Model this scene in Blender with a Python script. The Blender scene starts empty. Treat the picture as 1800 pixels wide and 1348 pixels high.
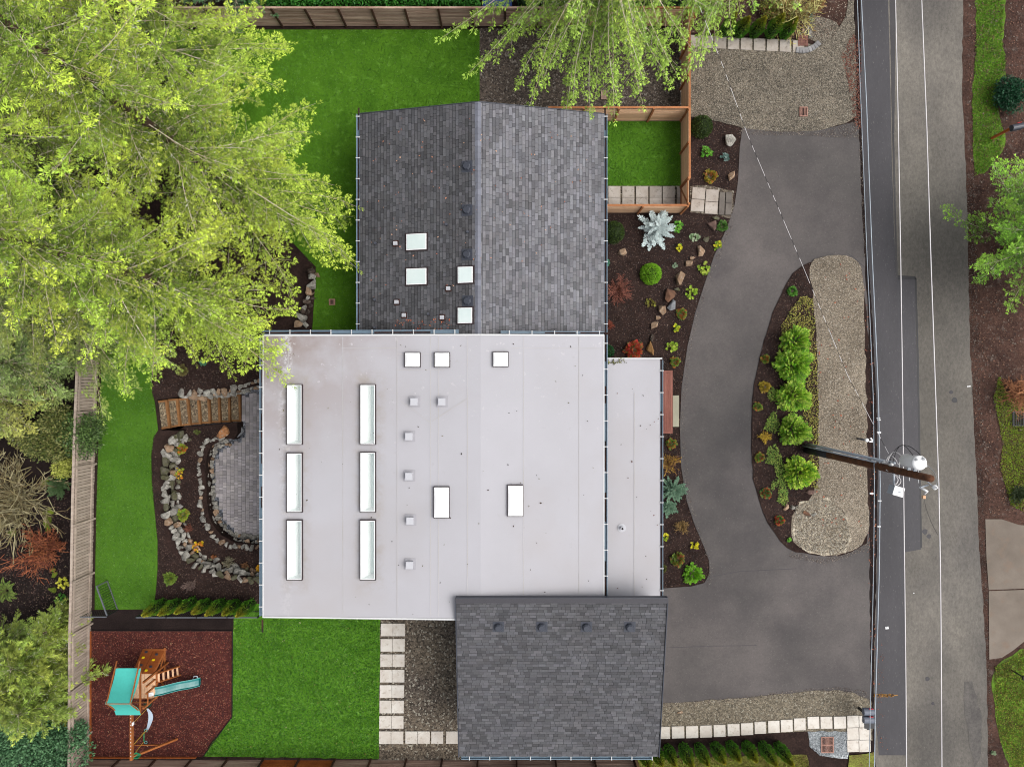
import bpy, math, random
import numpy as np
from mathutils import Vector, Matrix, Euler
from math import radians as R, sin, cos, pi
random.seed(7); RNG = np.random.default_rng(7)
scene = bpy.context.scene
COL = scene.collection
CAMH = 36.0
# ------------------------------------------------------------------ camera, sky, sun, exposure
cd = bpy.data.cameras.new('camera'); cam = bpy.data.objects.new('camera', cd); COL.objects.link(cam)
cam.location = (0, 0, CAMH); cam.rotation_euler = (0, 0, 0)
cd.lens = 24; cd.sensor_width = 36; cd.clip_end = 2000; cd.clip_start = 0.5
scene.camera = cam
SUN_EL, SUN_AZ = R(54), R(98)            # azimuth from north, clockwise
w = bpy.data.worlds.new('World'); scene.world = w; w.use_nodes = True
nt = w.node_tree; bg = nt.nodes['Background']
sky = nt.nodes.new('ShaderNodeTexSky'); sky.sky_type = 'NISHITA'; sky.sun_disc = False
sky.sun_elevation = SUN_EL; sky.sun_rotation = SUN_AZ; sky.dust_density = 4; sky.air_density = 1.0; sky.ozone_density = 1.0
hs = nt.nodes.new('ShaderNodeHueSaturation'); hs.inputs['Saturation'].default_value = 0.22
nt.links.new(sky.outputs[0], hs.inputs['Color']); nt.links.new(hs.outputs[0], bg.inputs['Color'])
bg.inputs['Strength'].default_value = 0.15
sd = bpy.data.lights.new('sun', 'SUN'); so = bpy.data.objects.new('sun', sd); COL.objects.link(so)
sd.energy = 1.15; sd.angle = R(48); sd.color = (1.0, 0.965, 0.91)
sdir = Vector((sin(SUN_AZ)*cos(SUN_EL), cos(SUN_AZ)*cos(SUN_EL), sin(SUN_EL)))
so.rotation_euler = sdir.to_track_quat('Z', 'Y').to_euler(); so.location = (30, -10, 60)
scene.view_settings.view_transform = 'Standard'; scene.view_settings.look = 'None'
scene.view_settings.gamma = 1; scene.view_settings.use_curve_mapping = False
scene.view_settings.exposure = 0.88
scene.cycles.max_bounces = 6; scene.cycles.transparent_max_bounces = 8
scene.cycles.use_denoising = True; scene.cycles.denoising_input_passes = 'RGB_ALBEDO_NORMAL'; scene.cycles.denoising_prefilter = 'ACCURATE'
scene.cycles.pixel_filter_type = 'BLACKMAN_HARRIS'; scene.cycles.filter_width = 1.05

# ------------------------------------------------------------------ helpers
def P(px, py, z=0.0):
    s = (CAMH - z)/1200.0
    return Vector(((px-900)*s, (674-py)*s, z))
def lin(v):
    v /= 255.0
    return v/12.92 if v <= 0.04045 else ((v+0.055)/1.055)**2.4
def C(r, g, b, k=0.5): return (lin(r)*k, lin(g)*k, lin(b)*k, 1)
MATS = {}
def mk(name, c1, c2=None, big=(0.6, 3), fine=(40, 0.25), rough=0.85, bump=None, tint=False, rnd=0.0,
       cells=None, spec=0.3, metal=0.0, transl=0.0, extra=None, stretch=None, c3=None):
    if name in MATS: return MATS[name]
    m = bpy.data.materials.new(name); m.use_nodes = True; n = m.node_tree; N = n.nodes; Lk = n.links
    b = N['Principled BSDF']; b.inputs['Roughness'].default_value = rough
    b.inputs['Metallic'].default_value = metal
    b.inputs['Specular IOR Level'].default_value = spec
    geo = N.new('ShaderNodeNewGeometry'); pos = geo.outputs['Position']
    if stretch:
        mp = N.new('ShaderNodeMapping'); mp.inputs['Scale'].default_value = stretch
        Lk.new(pos, mp.inputs['Vector']); pos = mp.outputs[0]
    def noise(sc, det=4, ro=0.6):
        t = N.new('ShaderNodeTexNoise'); t.inputs['Scale'].default_value = sc; t.inputs['Detail'].default_value = det
        t.inputs['Roughness'].default_value = ro; Lk.new(pos, t.inputs['Vector']); return t.outputs['Fac']
    def rng(v, a, b2, lo=0.0, hi=1.0):
        t = N.new('ShaderNodeMapRange'); t.inputs['From Min'].default_value = a; t.inputs['From Max'].default_value = b2
        t.inputs['To Min'].default_value = lo; t.inputs['To Max'].default_value = hi
        Lk.new(v, t.inputs['Value']); return t.outputs[0]
    def mix(f, A, B, mode='MIX'):
        t = N.new('ShaderNodeMix'); t.data_type = 'RGBA'; t.blend_type = mode
        if isinstance(f, float): t.inputs[0].default_value = f
        else: Lk.new(f, t.inputs[0])
        for s, v in ((6, A), (7, B)):
            if isinstance(v, tuple): t.inputs[s].default_value = v
            else: Lk.new(v, t.inputs[s])
        return t.outputs[2]
    col = c1
    if c2: col = mix(rng(noise(big[0], big[1]), 0.35, 0.65), c1, c2)
    if c3:
        col = mix(rng(noise(big[0]*3.7+.3, 5), 0.55, 0.72), col, c3)
    vor = None
    if cells:
        vor = N.new('ShaderNodeTexVoronoi'); vor.inputs['Scale'].default_value = cells[0]; Lk.new(pos, vor.inputs['Vector'])
        sp = N.new('ShaderNodeSeparateColor'); Lk.new(vor.outputs['Color'], sp.inputs[0])
        f = rng(sp.outputs[0], 0, 1, 1-cells[1], 1+cells[1])
        f2 = rng(sp.outputs[1], 0.86, 0.95, 0.0, cells[2])
        cc = N.new('ShaderNodeCombineColor'); [Lk.new(f, cc.inputs[i]) for i in range(3)]
        col = mix(1.0, col, cc.outputs[0], 'MULTIPLY')
        col = mix(f2, col, cells[3])
    if fine:
        f = rng(noise(fine[0], 3, 0.7), 0.25, 0.75, 1-fine[1], 1+fine[1])
        cc = N.new('ShaderNodeCombineColor'); [Lk.new(f, cc.inputs[i]) for i in range(3)]
        col = mix(1.0, col, cc.outputs[0], 'MULTIPLY')
    if tint:
        at = N.new('ShaderNodeAttribute'); at.attribute_name = 'tint'
        col = mix(1.0, col, at.outputs['Color'], 'MULTIPLY')
    if rnd:
        oi = N.new('ShaderNodeObjectInfo'); f = rng(oi.outputs['Random'], 0, 1, 1-rnd, 1+rnd)
        cc = N.new('ShaderNodeCombineColor'); [Lk.new(f, cc.inputs[i]) for i in range(3)]
        col = mix(1.0, col, cc.outputs[0], 'MULTIPLY')
    if extra: col = extra(N, Lk, geo.outputs['Position'], col, noise, rng, mix)
    if isinstance(col, tuple): b.inputs['Base Color'].default_value = col
    else: Lk.new(col, b.inputs['Base Color'])
    if bump:
        bp = N.new('ShaderNodeBump'); bp.inputs['Strength'].default_value = bump[1]; bp.inputs['Distance'].default_value = bump[2]
        Lk.new(vor.outputs['Distance'] if (vor and len(bump) > 3) else noise(bump[0], 5), bp.inputs['Height'])
        if vor and len(bump) > 3: bp.invert = True
        Lk.new(bp.outputs[0], b.inputs['Normal'])
    if transl:
        tr = N.new('ShaderNodeBsdfTranslucent'); mx = N.new('ShaderNodeMixShader'); mx.inputs[0].default_value = transl
        if isinstance(col, tuple): tr.inputs[0].default_value = col
        else: Lk.new(col, tr.inputs[0])
        Lk.new(b.outputs[0], mx.inputs[1]); Lk.new(tr.outputs[0], mx.inputs[2]); Lk.new(mx.outputs[0], N['Material Output'].inputs[0])
    MATS[name] = m; return m

WM = {}
def link(o, parent=None, world=None):
    COL.objects.link(o)
    world = world if world is not None else Matrix.Identity(4)
    WM[o.name] = world
    if parent is not None:
        o.parent = parent; o.matrix_parent_inverse = WM[parent.name].inverted()
    o.matrix_basis = world
    return o
def tag(o, label=None, cat=None, group=None, kind=None):
    if label: o['label'] = label
    if cat: o['category'] = cat
    if group: o['group'] = group
    if kind: o['kind'] = kind
    return o
def thing(name, label, cat, loc, group=None):
    o = bpy.data.objects.new(name, None); o.empty_display_size = 0.2
    link(o, None, Matrix.Translation(Vector(loc))); return tag(o, label, cat, group)
def struct_root(name):
    o = bpy.data.objects.new(name, None); link(o); o['kind'] = 'structure'; return o

class MB:
    """collects faces, builds one mesh"""
    def __init__(s): s.v = []; s.f = []; s.t = []; s.m = []
    def face(s, pts, t=(1,1,1), m=0):
        i = len(s.v); s.v += [tuple(p) for p in pts]; s.f.append(tuple(range(i, i+len(pts)))); s.t.append(t); s.m.append(m)
    def box(s, c, size, rot=None, t=(1,1,1), m=0, bottom=True):
        hx, hy, hz = size[0]/2, size[1]/2, size[2]/2
        p = [Vector((x, y, z)) for z in (-hz, hz) for y in (-hy, hy) for x in (-hx, hx)]
        if rot is not None: p = [rot @ q for q in p]
        c = Vector(c); i = len(s.v); s.v += [tuple(q+c) for q in p]
        fs = [(4,5,7,6),(0,1,5,4),(1,3,7,5),(3,2,6,7),(2,0,4,6)] + ([(0,2,3,1)] if bottom else [])
        for f in fs: s.f.append(tuple(i+k for k in f)); s.t.append(t); s.m.append(m)
    def beam(s, a, b, wdt, h, t=(1,1,1), m=0):
        a = Vector(a); b = Vector(b); d = b-a
        s.box((a+b)/2, (d.length, wdt, h), d.to_track_quat('X', 'Z').to_matrix(), t, m)
    def tube(s, pts, r, n=8, t=(1,1,1), m=0, cap=True, r1=None):
        pts = [Vector(p) for p in pts]; k = len(pts); i = len(s.v)
        for j, p in enumerate(pts):
            d = (pts[min(j+1, k-1)]-pts[max(j-1, 0)])
            if d.length < 1e-6: d = Vector((0,0,1))
            q = d.to_track_quat('Z', 'Y').to_matrix()
            rr = r[j] if isinstance(r, (list, tuple)) else (r if r1 is None else r+(r1-r)*j/(k-1))
            for a in range(n): s.v.append(tuple(p + q @ Vector((cos(2*pi*a/n)*rr, sin(2*pi*a/n)*rr, 0))))
        for j in range(k-1):
            for a in range(n):
                b2 = (a+1) % n; s.f.append((i+j*n+a, i+j*n+b2, i+(j+1)*n+b2, i+(j+1)*n+a)); s.t.append(t); s.m.append(m)
        if cap:
            s.f.append(tuple(i+a for a in reversed(range(n)))); s.t.append(t); s.m.append(m)
            s.f.append(tuple(i+(k-1)*n+a for a in range(n))); s.t.append(t); s.m.append(m)
    def build(s, name, mats, parent=None, smooth=False, world=None):
        me = bpy.data.meshes.new(name); me.from_pydata(s.v, [], s.f)
        for m in (mats if isinstance(mats, (list, tuple)) else [mats]): me.materials.append(m)
        me.polygons.foreach_set('material_index', s.m)
        a = me.attributes.new('tint', 'FLOAT_COLOR', 'FACE')
        a.data.foreach_set('color', np.hstack([np.array(s.t, float), np.ones((len(s.t), 1))]).ravel())
        if smooth: me.polygons.foreach_set('use_smooth', [True]*len(s.f))
        me.update()
        return link(bpy.data.objects.new(name, me), parent, world)

def np_mesh(name, V, k, tint, mat, parent=None):
    """V: (n*k,3) unshared verts, faces of k verts"""
    V = np.asarray(V, np.float32); nf = len(V)//k
    me = bpy.data.meshes.new(name); me.vertices.add(len(V)); me.vertices.foreach_set('co', V.ravel())
    me.loops.add(nf*k); me.loops.foreach_set('vertex_index', np.arange(nf*k, dtype=np.int32))
    me.polygons.add(nf); me.polygons.foreach_set('loop_start', np.arange(0, nf*k, k, dtype=np.int32))
    me.polygons.foreach_set('loop_total', np.full(nf, k, np.int32))
    me.materials.append(mat); me.update(calc_edges=True)
    a = me.attributes.new('tint', 'FLOAT_COLOR', 'FACE')
    T = np.ones((nf, 4), np.float32); T[:, :3] = tint; a.data.foreach_set('color', T.ravel())
    return link(bpy.data.objects.new(name, me), parent)

BOXES = {}
def ubox(mat):
    if mat.name not in BOXES:
        me = bpy.data.meshes.new('piece'); h = .5
        v = [(x, y, z) for z in (-h, h) for y in (-h, h) for x in (-h, h)]
        me.from_pydata(v, [], [(4,5,7,6),(0,1,5,4),(1,3,7,5),(3,2,6,7),(2,0,4,6),(0,2,3,1)]); me.materials.append(mat)
        BOXES[mat.name] = me
    return BOXES[mat.name]
def piece(name, mat, c, size, rot=None, parent=None):
    M4 = Matrix.Translation(Vector(c)) @ (rot.to_4x4() if rot is not None else Matrix.Identity(4)) @ Matrix.Diagonal((size[0], size[1], size[2], 1))
    return link(bpy.data.objects.new(name, ubox(mat)), parent, M4)
def piece_beam(name, mat, a, b, wdt, h, parent=None):
    a = Vector(a); b = Vector(b); d = b-a
    return piece(name, mat, (a+b)/2, (d.length, wdt, h), d.to_track_quat('X', 'Z').to_matrix(), parent)
def rz(a): return Matrix.Rotation(a, 3, 'Z')

from mathutils.geometry import delaunay_2d_cdt
def smooth_poly(pts, it=1):
    for _ in range(it):
        q = []
        for i in range(len(pts)):
            a, b = pts[i], pts[(i+1) % len(pts)]
            q += [(a[0]*.75+b[0]*.25, a[1]*.75+b[1]*.25), (a[0]*.25+b[0]*.75, a[1]*.25+b[1]*.75)]
        pts = q
    return pts
def rough_poly(pts, amp=0.05, step=0.35, seed=1):
    rg = random.Random(seed); q = []
    for i in range(len(pts)):
        a = Vector(pts[i][:2]); b = Vector(pts[(i+1) % len(pts)][:2]); L = (b-a).length; k = max(1, int(L/step))
        nrm = Vector((-(b-a).y, (b-a).x)).normalized() if L > 0 else Vector((0, 0))
        for j in range(k):
            p = a.lerp(b, j/k) + (nrm*rg.uniform(-amp, amp) if j or L < step*2 else Vector((0, 0)))
            q.append((p.x, p.y))
    return q
def sheet(name, px, z, mat, thick=0.0, smooth=0, rough=0.0, holes=(), parent=None, zref=0.0, kind='structure', step=0.35):
    """ground area traced in plan; real size at its own height"""
    def W(pp):
        q = [tuple(P(x, y, zref)[:2]) for x, y in pp]
        if smooth: q = smooth_poly(q, smooth)
        if rough: q = rough_poly(q, rough, step, len(q))
        return q
    outer = W(px); loops = [outer]+[[tuple(P(x, y, zref)[:2]) for x, y in h] for h in holes]
    vs = []; es = []
    for lp in loops:
        i = len(vs); vs += [Vector(p) for p in lp]; es += [(i+k, i+(k+1) % len(lp)) for k in range(len(lp))]
    V, E, F, *_ = delaunay_2d_cdt(vs, es, [], 1 if not holes else 0, 1e-5)
    def inside(pt, poly):
        c = False; x, y = pt
        for i in range(len(poly)):
            (x1, y1), (x2, y2) = poly[i], poly[i-1]
            if (y1 > y) != (y2 > y) and x < (x2-x1)*(y-y1)/(y2-y1)+x1: c = not c
        return c
    mb = MB()
    for f in F:
        c = sum((V[i] for i in f), Vector((0, 0)))/len(f)
        if not inside(c, outer) or any(inside(c, h) for h in loops[1:]): continue
        pts = [(V[i].x, V[i].y, z) for i in f]
        a = sum(pts[i-1][0]*pts[i][1]-pts[i][0]*pts[i-1][1] for i in range(len(pts)))
        mb.face(pts if a > 0 else pts[::-1])
    if thick:
        for k in range(len(outer)):
            a, b = outer[k-1], outer[k]
            mb.face([(a[0], a[1], z-thick), (b[0], b[1], z-thick), (b[0], b[1], z), (a[0], a[1], z)])
    o = mb.build(name, mat, parent)
    if kind and parent is None: o['kind'] = kind
    return o
# ------------------------------------------------------------------ materials
m_mulch = mk('mulch', C(66,50,45), C(46,34,31), big=(1.3,4), fine=(11,.5), rough=.95, bump=(22,1,.04), spec=.1, c3=C(72,54,48))
m_soil = mk('dark_soil', C(50,40,38), C(36,28,27), big=(.8,4), fine=(25,.5), rough=.95, bump=(14,1,.05), spec=.1)
m_redground = mk('leaf_litter_ground', C(100,74,64), C(66,48,42), big=(.8,7), fine=(9,.55), rough=.95, bump=(15,1,.05), spec=.1, c3=C(112,98,90))
m_redmulch = mk('red_mulch', C(96,47,40), C(74,34,30), big=(1.6,4), fine=(26,.5), rough=.9, bump=(20,1,.05), spec=.15, c3=C(120,72,55))
m_turf = mk('turf', C(86,132,30,.56), C(70,114,22,.56), big=(.7,5), fine=(9,.22), rough=.9, bump=(60,.6,.02), spec=.12, c3=C(104,152,52,.56))
m_turf2 = mk('turf_west', C(88,134,38,.52), C(74,118,28,.52), big=(.6,5), fine=(9,.18), rough=.9, bump=(60,.6,.02), spec=.12)
m_grass = mk('grass', C(98,150,42,.60), C(76,124,28,.60), big=(1.1,6), fine=(16,.35), rough=.9, bump=(30,1,.05), spec=.1, c3=C(126,172,76,.6))
m_verge = mk('verge_grass', C(116,160,48,.54), C(90,104,48,.5), big=(.9,7), fine=(9,.45), rough=.9, bump=(24,1,.06), spec=.1, c3=C(112,100,60,.5))
m_moss = mk('mossy_grass', C(150,158,72,.5), C(120,112,62,.5), big=(1.4,6), fine=(14,.45), rough=.9, bump=(20,1,.06), spec=.1, c3=C(120,90,66,.5))
def grav(name, c1, c2, sc, amt, hi, hc, big=.5, fine=.3):
    return mk(name, c1, c2, big=(big,4), fine=(11,fine), rough=.85, cells=(sc,amt,hi,hc), bump=(1,.9,.03,1), spec=.25)
m_gnorth = grav('gravel_dark', C(100,88,78), C(84,74,66), 15, .6, .7, C(170,160,150))
m_gne = grav('gravel_grey', C(132,122,107,.5), C(108,100,88,.5), 25, .7, .55, C(196,188,172,.52))
m_gse = grav('gravel_buff', C(134,124,106), C(118,108,92), 17, .5, .6, C(190,184,166))
m_gisl = grav('gravel_island', C(158,145,127,.52), C(128,116,100,.52), 25, .5, .6, C(206,196,180,.54), .35)
m_gpeb = grav('pebbles_pale', C(186,175,155,.54), C(162,149,129,.54), 20, .65, .8, C(226,218,200,.56))
m_gpath = grav('gravel_path', C(120,108,92), C(98,88,78), 13, .65, .7, C(205,198,180), .4)
m_gblue = grav('crushed_stone', C(178,182,184), C(150,156,158), 12, .5, .8, C(228,232,232))
m_gdark = grav('drain_gravel', C(140,142,150,.56), C(118,120,128,.56), 15, .55, .8, C(200,204,212))
m_gstep = grav('step_gravel', C(138,122,98), C(122,106,86), 15, .6, .7, C(205,190,160))

def asph_extra(N, Lk, pos, col, noise, rng, mix):
    col = mix(rng(noise(.22, 4), .36, .62), col, mix(1.0, col, (.68,.68,.70,1), 'MULTIPLY'))
    col = mix(rng(noise(.11, 3), .50, .7, 0, .8), col, mix(1.0, col, (.82,.83,.86,1), 'MULTIPLY'))
    col = mix(rng(noise(.9, 5), .57, .75, 0, .55), col, mix(1.0, col, (1.25,1.22,1.2,1), 'MULTIPLY'))
    col = mix(rng(noise(17, 2), .64, .74, 0, .22), col, C(176,170,162))
    return mix(rng(noise(14.3, 2), .63, .74, 0, .45), col, C(60,56,56))
m_drive = mk('asphalt_drive', C(118,110,107,.5), C(92,87,85,.5), big=(.13,5), fine=(9,.13), rough=.75, bump=(70,.4,.01), extra=asph_extra)
m_road = mk('asphalt_old', C(146,139,129,.5), C(104,99,91,.5), big=(.08,4), fine=(9,.30), rough=.8, bump=(50,.6,.015), extra=asph_extra, stretch=(1,.6,1))
m_patch = mk('asphalt_new', C(84,81,85,.5), C(74,72,76,.5), big=(.3,5), fine=(10,.12), rough=.7, bump=(70,.4,.01), extra=asph_extra, stretch=(1,.35,1))
m_seal = mk('tar_seal', C(48,47,50,.5), rough=.6)
m_conc = mk('concrete_brown', C(156,143,130,.46), C(128,116,104,.46), big=(.3,5), fine=(35,.10), rough=.85, bump=(40,.3,.01), c3=C(140,120,104,.5))
m_slab = mk('concrete_slab', C(234,228,218,.55), C(218,208,196,.55), big=(1.6,4), fine=(30,.06), rough=.85, rnd=.05, bump=(40,.3,.005), c3=C(196,184,168,.5))
m_slabN = mk('concrete_slab_grey', C(205,196,186,.5), C(184,172,160,.5), big=(1.6,4), fine=(30,.08), rough=.85, rnd=.10, bump=(40,.3,.005), c3=C(150,138,124,.5))
m_slabD = mk('stone_slab_dark', C(128,120,112,.5), C(108,100,94,.5), big=(1.5,4), fine=(24,.2), rough=.9, rnd=.1)
m_slabG = mk('paver_grey', C(168,166,166,.5), C(146,144,144,.5), big=(2,4), fine=(24,.2), rough=.9, rnd=.15)
m_paver = mk('patio_paver', C(176,170,169,.6), C(160,154,154,.6), big=(.8,3), fine=(30,.12), rough=.85, tint=True)
def wood(name, c1, c2, st=(1,1,1), rnd=.14, k=.5, rough=.8):
    return mk(name, C(*c1, k), C(*c2, k), big=(1.5,4), fine=(14,.22), rough=rough, rnd=rnd, stretch=st, spec=.2)
w_cedar = wood('cedar_wood', (234,192,156), (214,168,130), (.5,.5,6), .12, .68)
w_cedarD = wood('cedar_dark', (196,132,88), (170,108,68), (1,1,1), .12, .55)
w_north = wood('weathered_cedar', (182,156,140), (140,110,96), (.4,1,5), .24, .8)
w_grey = wood('weathered_grey_wood', (186,170,156), (160,144,130), (1,5,1), .12, .6)
w_dark = wood('dark_post_wood', (92,62,48), (70,48,38), (1,1,1))
w_orange = wood('stained_timber', (196,110,54), (170,88,40), (1,1,1), .1)
w_step = wood('step_timber', (164,116,72), (136,92,52), (1,1,1), .12)
w_play = wood('play_timber', (190,116,62), (160,90,44), (1,1,1), .1)
w_deck = wood('deck_board', (168,112,98), (146,92,80), (4,.4,1), .12)
m_timberS = wood('grey_timber', (140,132,124), (118,110,104), (.4,2,1), .12)
m_rock = mk('rock', C(196,192,182,.5), C(140,136,128,.5), big=(3.2,5), fine=(12,.35), rough=.9, rnd=.22, bump=(9,1,.06), spec=.15, c3=C(96,88,76,.5))
m_rockT = mk('rock_tan', C(190,160,132,.5), C(146,118,94,.5), big=(3,5), fine=(12,.3), rough=.9, rnd=.2, bump=(9,1,.06), spec=.15, c3=C(200,190,176,.5))
m_rockM = mk('rock_mossy', C(120,116,100,.5), C(88,86,64,.5), big=(3,5), fine=(12,.35), rough=.95, rnd=.2, bump=(9,1,.06), spec=.1, c3=C(98,104,44,.5))
m_rockD = mk('rock_dark', C(98,84,74,.5), C(66,56,50,.5), big=(3,5), fine=(12,.35), rough=.9, rnd=.25, bump=(9,1,.06), spec=.15, c3=C(150,140,128,.5))
m_gutter = mk('gutter_metal', C(122,146,164,.5), rough=.45, spec=.5, fine=(5,.1))
m_bracket = mk('white_metal', C(232,232,232,.5), rough=.5)
m_debris = mk('gutter_debris', C(84,50,42,.5), C(30,26,26,.5), big=(2.5,5), fine=(18,.6), rough=.95)
m_black = mk('black_metal', C(34,34,38,.5), rough=.5, fine=None)
m_railing = mk('grey_rail', C(120,124,132,.5), rough=.45, fine=None, metal=.2)
m_wall = mk('siding_paint', C(150,156,160,.5), rough=.8, fine=(8,.06))
m_trim = mk('white_trim', C(240,240,240,.5), rough=.7, fine=(6,.05))
m_frame = mk('bronze_frame', C(58,44,46,.5), rough=.5, fine=None)
m_acr = mk('white_acrylic', C(252,252,252,.62), rough=.25, fine=None, spec=.5)
m_shaft = mk('shaft_white', C(253,253,252,.96), rough=.8, fine=None)
m_diff = mk('diffuser_panel', C(226,236,233,.95), rough=.6, fine=None)
m_vent = mk('vent_light', C(214,214,220,.5), rough=.6, fine=None)
m_ventD = mk('vent_dark', C(62,66,78,.5), rough=.5, fine=None, spec=.5)
m_glassw = mk('window_glass', C(60,70,80,.5), rough=.1, fine=None, spec=.8)

def memb_extra(N, Lk, pos, col, noise, rng, mix):
    sx = N.new('ShaderNodeSeparateXYZ'); Lk.new(pos, sx.inputs[0])
    a = rng(sx.outputs[0], -11.5, -4.0, 1, 0); b = rng(sx.outputs[1], -4.5, 2.4, 0, 1)
    mu = N.new('ShaderNodeMath'); mu.operation = 'MULTIPLY'; Lk.new(a, mu.inputs[0]); Lk.new(b, mu.inputs[1])
    m2 = N.new('ShaderNodeMath'); m2.operation = 'MULTIPLY'; Lk.new(mu.outputs[0], m2.inputs[0]); Lk.new(rng(noise(.45, 5), .36, .56, .35, 1.25), m2.inputs[1])
    col = mix(m2.outputs[0], col, C(168,152,148,.5))
    # bleached flakes along the western skylights
    e = rng(sx.outputs[0], -10.9, -10.55, 0, 1); f = rng(sx.outputs[0], -10.3, -10.15, 1, 0)
    g = N.new('ShaderNodeMath'); g.operation = 'MULTIPLY'; Lk.new(e, g.inputs[0]); Lk.new(f, g.inputs[1])
    h = N.new('ShaderNodeMath'); h.operation = 'MULTIPLY'; Lk.new(g.outputs[0], h.inputs[0]); Lk.new(rng(noise(5, 5, .7), .48, .58, 0, .9), h.inputs[1])
    h2 = N.new('ShaderNodeMath'); h2.operation = 'MULTIPLY'; Lk.new(h.outputs[0], h2.inputs[0]); Lk.new(rng(sx.outputs[1], -6, -1, .35, 1), h2.inputs[1])
    col = mix(h2.outputs[0], col, C(228,226,230,.5))
    k = N.new('ShaderNodeMath'); k.operation = 'MULTIPLY'; Lk.new(rng(noise(3.1, 5, .7), .63, .68, 0, .8), k.inputs[0]); Lk.new(b, k.inputs[1])
    col = mix(k.outputs[0], col, C(226,222,226,.5))
    for (hx0, hx1, hy0, hy1) in ((-10.55,-9.55,-9.4,.2), (-7.1,-6.1,-9.4,.2)):   # grime collects round the long skylights
        qa = rng(sx.outputs[0], hx0-.35, hx0, 0, 1); qb = rng(sx.outputs[0], hx1, hx1+.35, 1, 0)
        ya_ = rng(sx.outputs[1], hy0-.5, hy0, 0, 1); yb_ = rng(sx.outputs[1], hy1, hy1+.5, 1, 0); v = qa
        for o_ in (qb, ya_, yb_, rng(noise(1.4, 5, .7), .42, .66, 0, .55)):
            mm_ = N.new('ShaderNodeMath'); mm_.operation = 'MULTIPLY'; Lk.new(v, mm_.inputs[0]); Lk.new(o_, mm_.inputs[1]); v = mm_.outputs[0]
        col = mix(v, col, C(176,164,150,.5))
    col = mix(rng(noise(2.6, 6, .75), .62, .70, 0, .22), col, C(180,174,172,.5))
    return mix(rng(noise(.16, 4), .52, .74, 0, .6), col, C(194,188,188,.5))
m_memb = mk('roof_membrane', C(209,207,213,.47), C(203,201,206,.47), big=(.25,4), fine=(22,.02), rough=.7, spec=.25, extra=memb_extra, bump=(2,.15,.01))
m_seam = mk('roof_seam', C(206,203,206,.5), C(198,194,192,.5), big=(.6,5), fine=(18,.04), rough=.75)
def sh_extra(N, Lk, pos, col, noise, rng, mix):
    return mix(rng(noise(.5, 5), .45, .7, 0, .7), col, mix(1.0, col, (.78,.75,.73,1), 'MULTIPLY'))
m_shing = mk('shingle', (.086,.085,.091,1), (.076,.075,.081,1), big=(.4,4), fine=(16,.16), rough=.75, tint=True, spec=.35, bump=(70,.5,.01), extra=sh_extra)
m_under = mk('roof_underlay', C(40,40,44,.5), rough=.9)
m_ridge = mk('ridge_cap', C(130,132,142,.5), rough=.7, fine=(50,.15), tint=True)
m_pole = mk('pole_wood', C(122,76,46,.5), C(84,52,34,.5), big=(2,5), fine=(10,.35), rough=.85, c3=C(60,40,30,.5))
m_cable = mk('cable_pale', C(240,235,235,.6), rough=.5, fine=None)
m_cableG = mk('cable_grey', C(186,196,206,.55), rough=.5, fine=(1.2,.25))
m_cableD = mk('cable_black', C(40,40,42,.5), rough=.6, fine=None)
m_white = mk('white_paint', C(250,250,250,.62), rough=.5, fine=None)
m_greybox = mk('grey_enamel', C(188,196,206,.5), rough=.5, fine=None)
m_mail = mk('mailbox_grey', C(118,124,138,.5), rough=.5, fine=None)
m_red = mk('red_plastic', C(214,32,40,.6), rough=.5, fine=None)
m_yel = mk('yellow_plastic', C(244,214,30,.6), rough=.5, fine=None)
m_teal = mk('teal_canopy', C(84,210,196,.52), C(78,198,184,.52), big=(.8,3), fine=(10,.05), rough=.7)
m_slide = mk('slide_plastic', C(12,124,122,.55), rough=.25, fine=None, spec=.5)
m_slideE = mk('slide_edge', C(120,200,196,.5), rough=.4, fine=None)
m_green = mk('green_plastic', C(40,150,100,.5), rough=.5, fine=None)
m_blue = mk('blue_plastic', C(200,215,232,.55), rough=.4, fine=None)
m_rope = mk('yellow_rope', C(232,180,70,.55), rough=.8, fine=None)
m_grate = mk('pink_grate', C(206,158,140,.5), C(170,126,112,.5), big=(4,3), fine=(20,.2), rough=.8)
m_dark = mk('drain_dark', C(34,28,28,.5), rough=.9, fine=None)
m_opaint = mk('utility_paint', C(196,140,60,.5), rough=.8, fine=(20,.3))
m_trunk = mk('bark', C(104,84,68,.5), C(70,56,46,.5), big=(2,5), fine=(10,.4), rough=.95, bump=(10,1,.06), spec=.1)
m_twig = mk('twig_pale', C(190,168,140,.55), C(214,206,184,.55), big=(1.5,3), fine=(12,.2), rough=.9)
m_leaf = mk('foliage', (1,1,1,1), fine=(3,.12), rough=.55, tint=True, spec=.25, transl=.18)
m_twigt = mk('twig_tinted', (1,1,1,1), fine=(10,.2), rough=.9, tint=True)
m_litter = mk('leaf_litter', (1,1,1,1), fine=None, rough=.8, tint=True)

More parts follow.
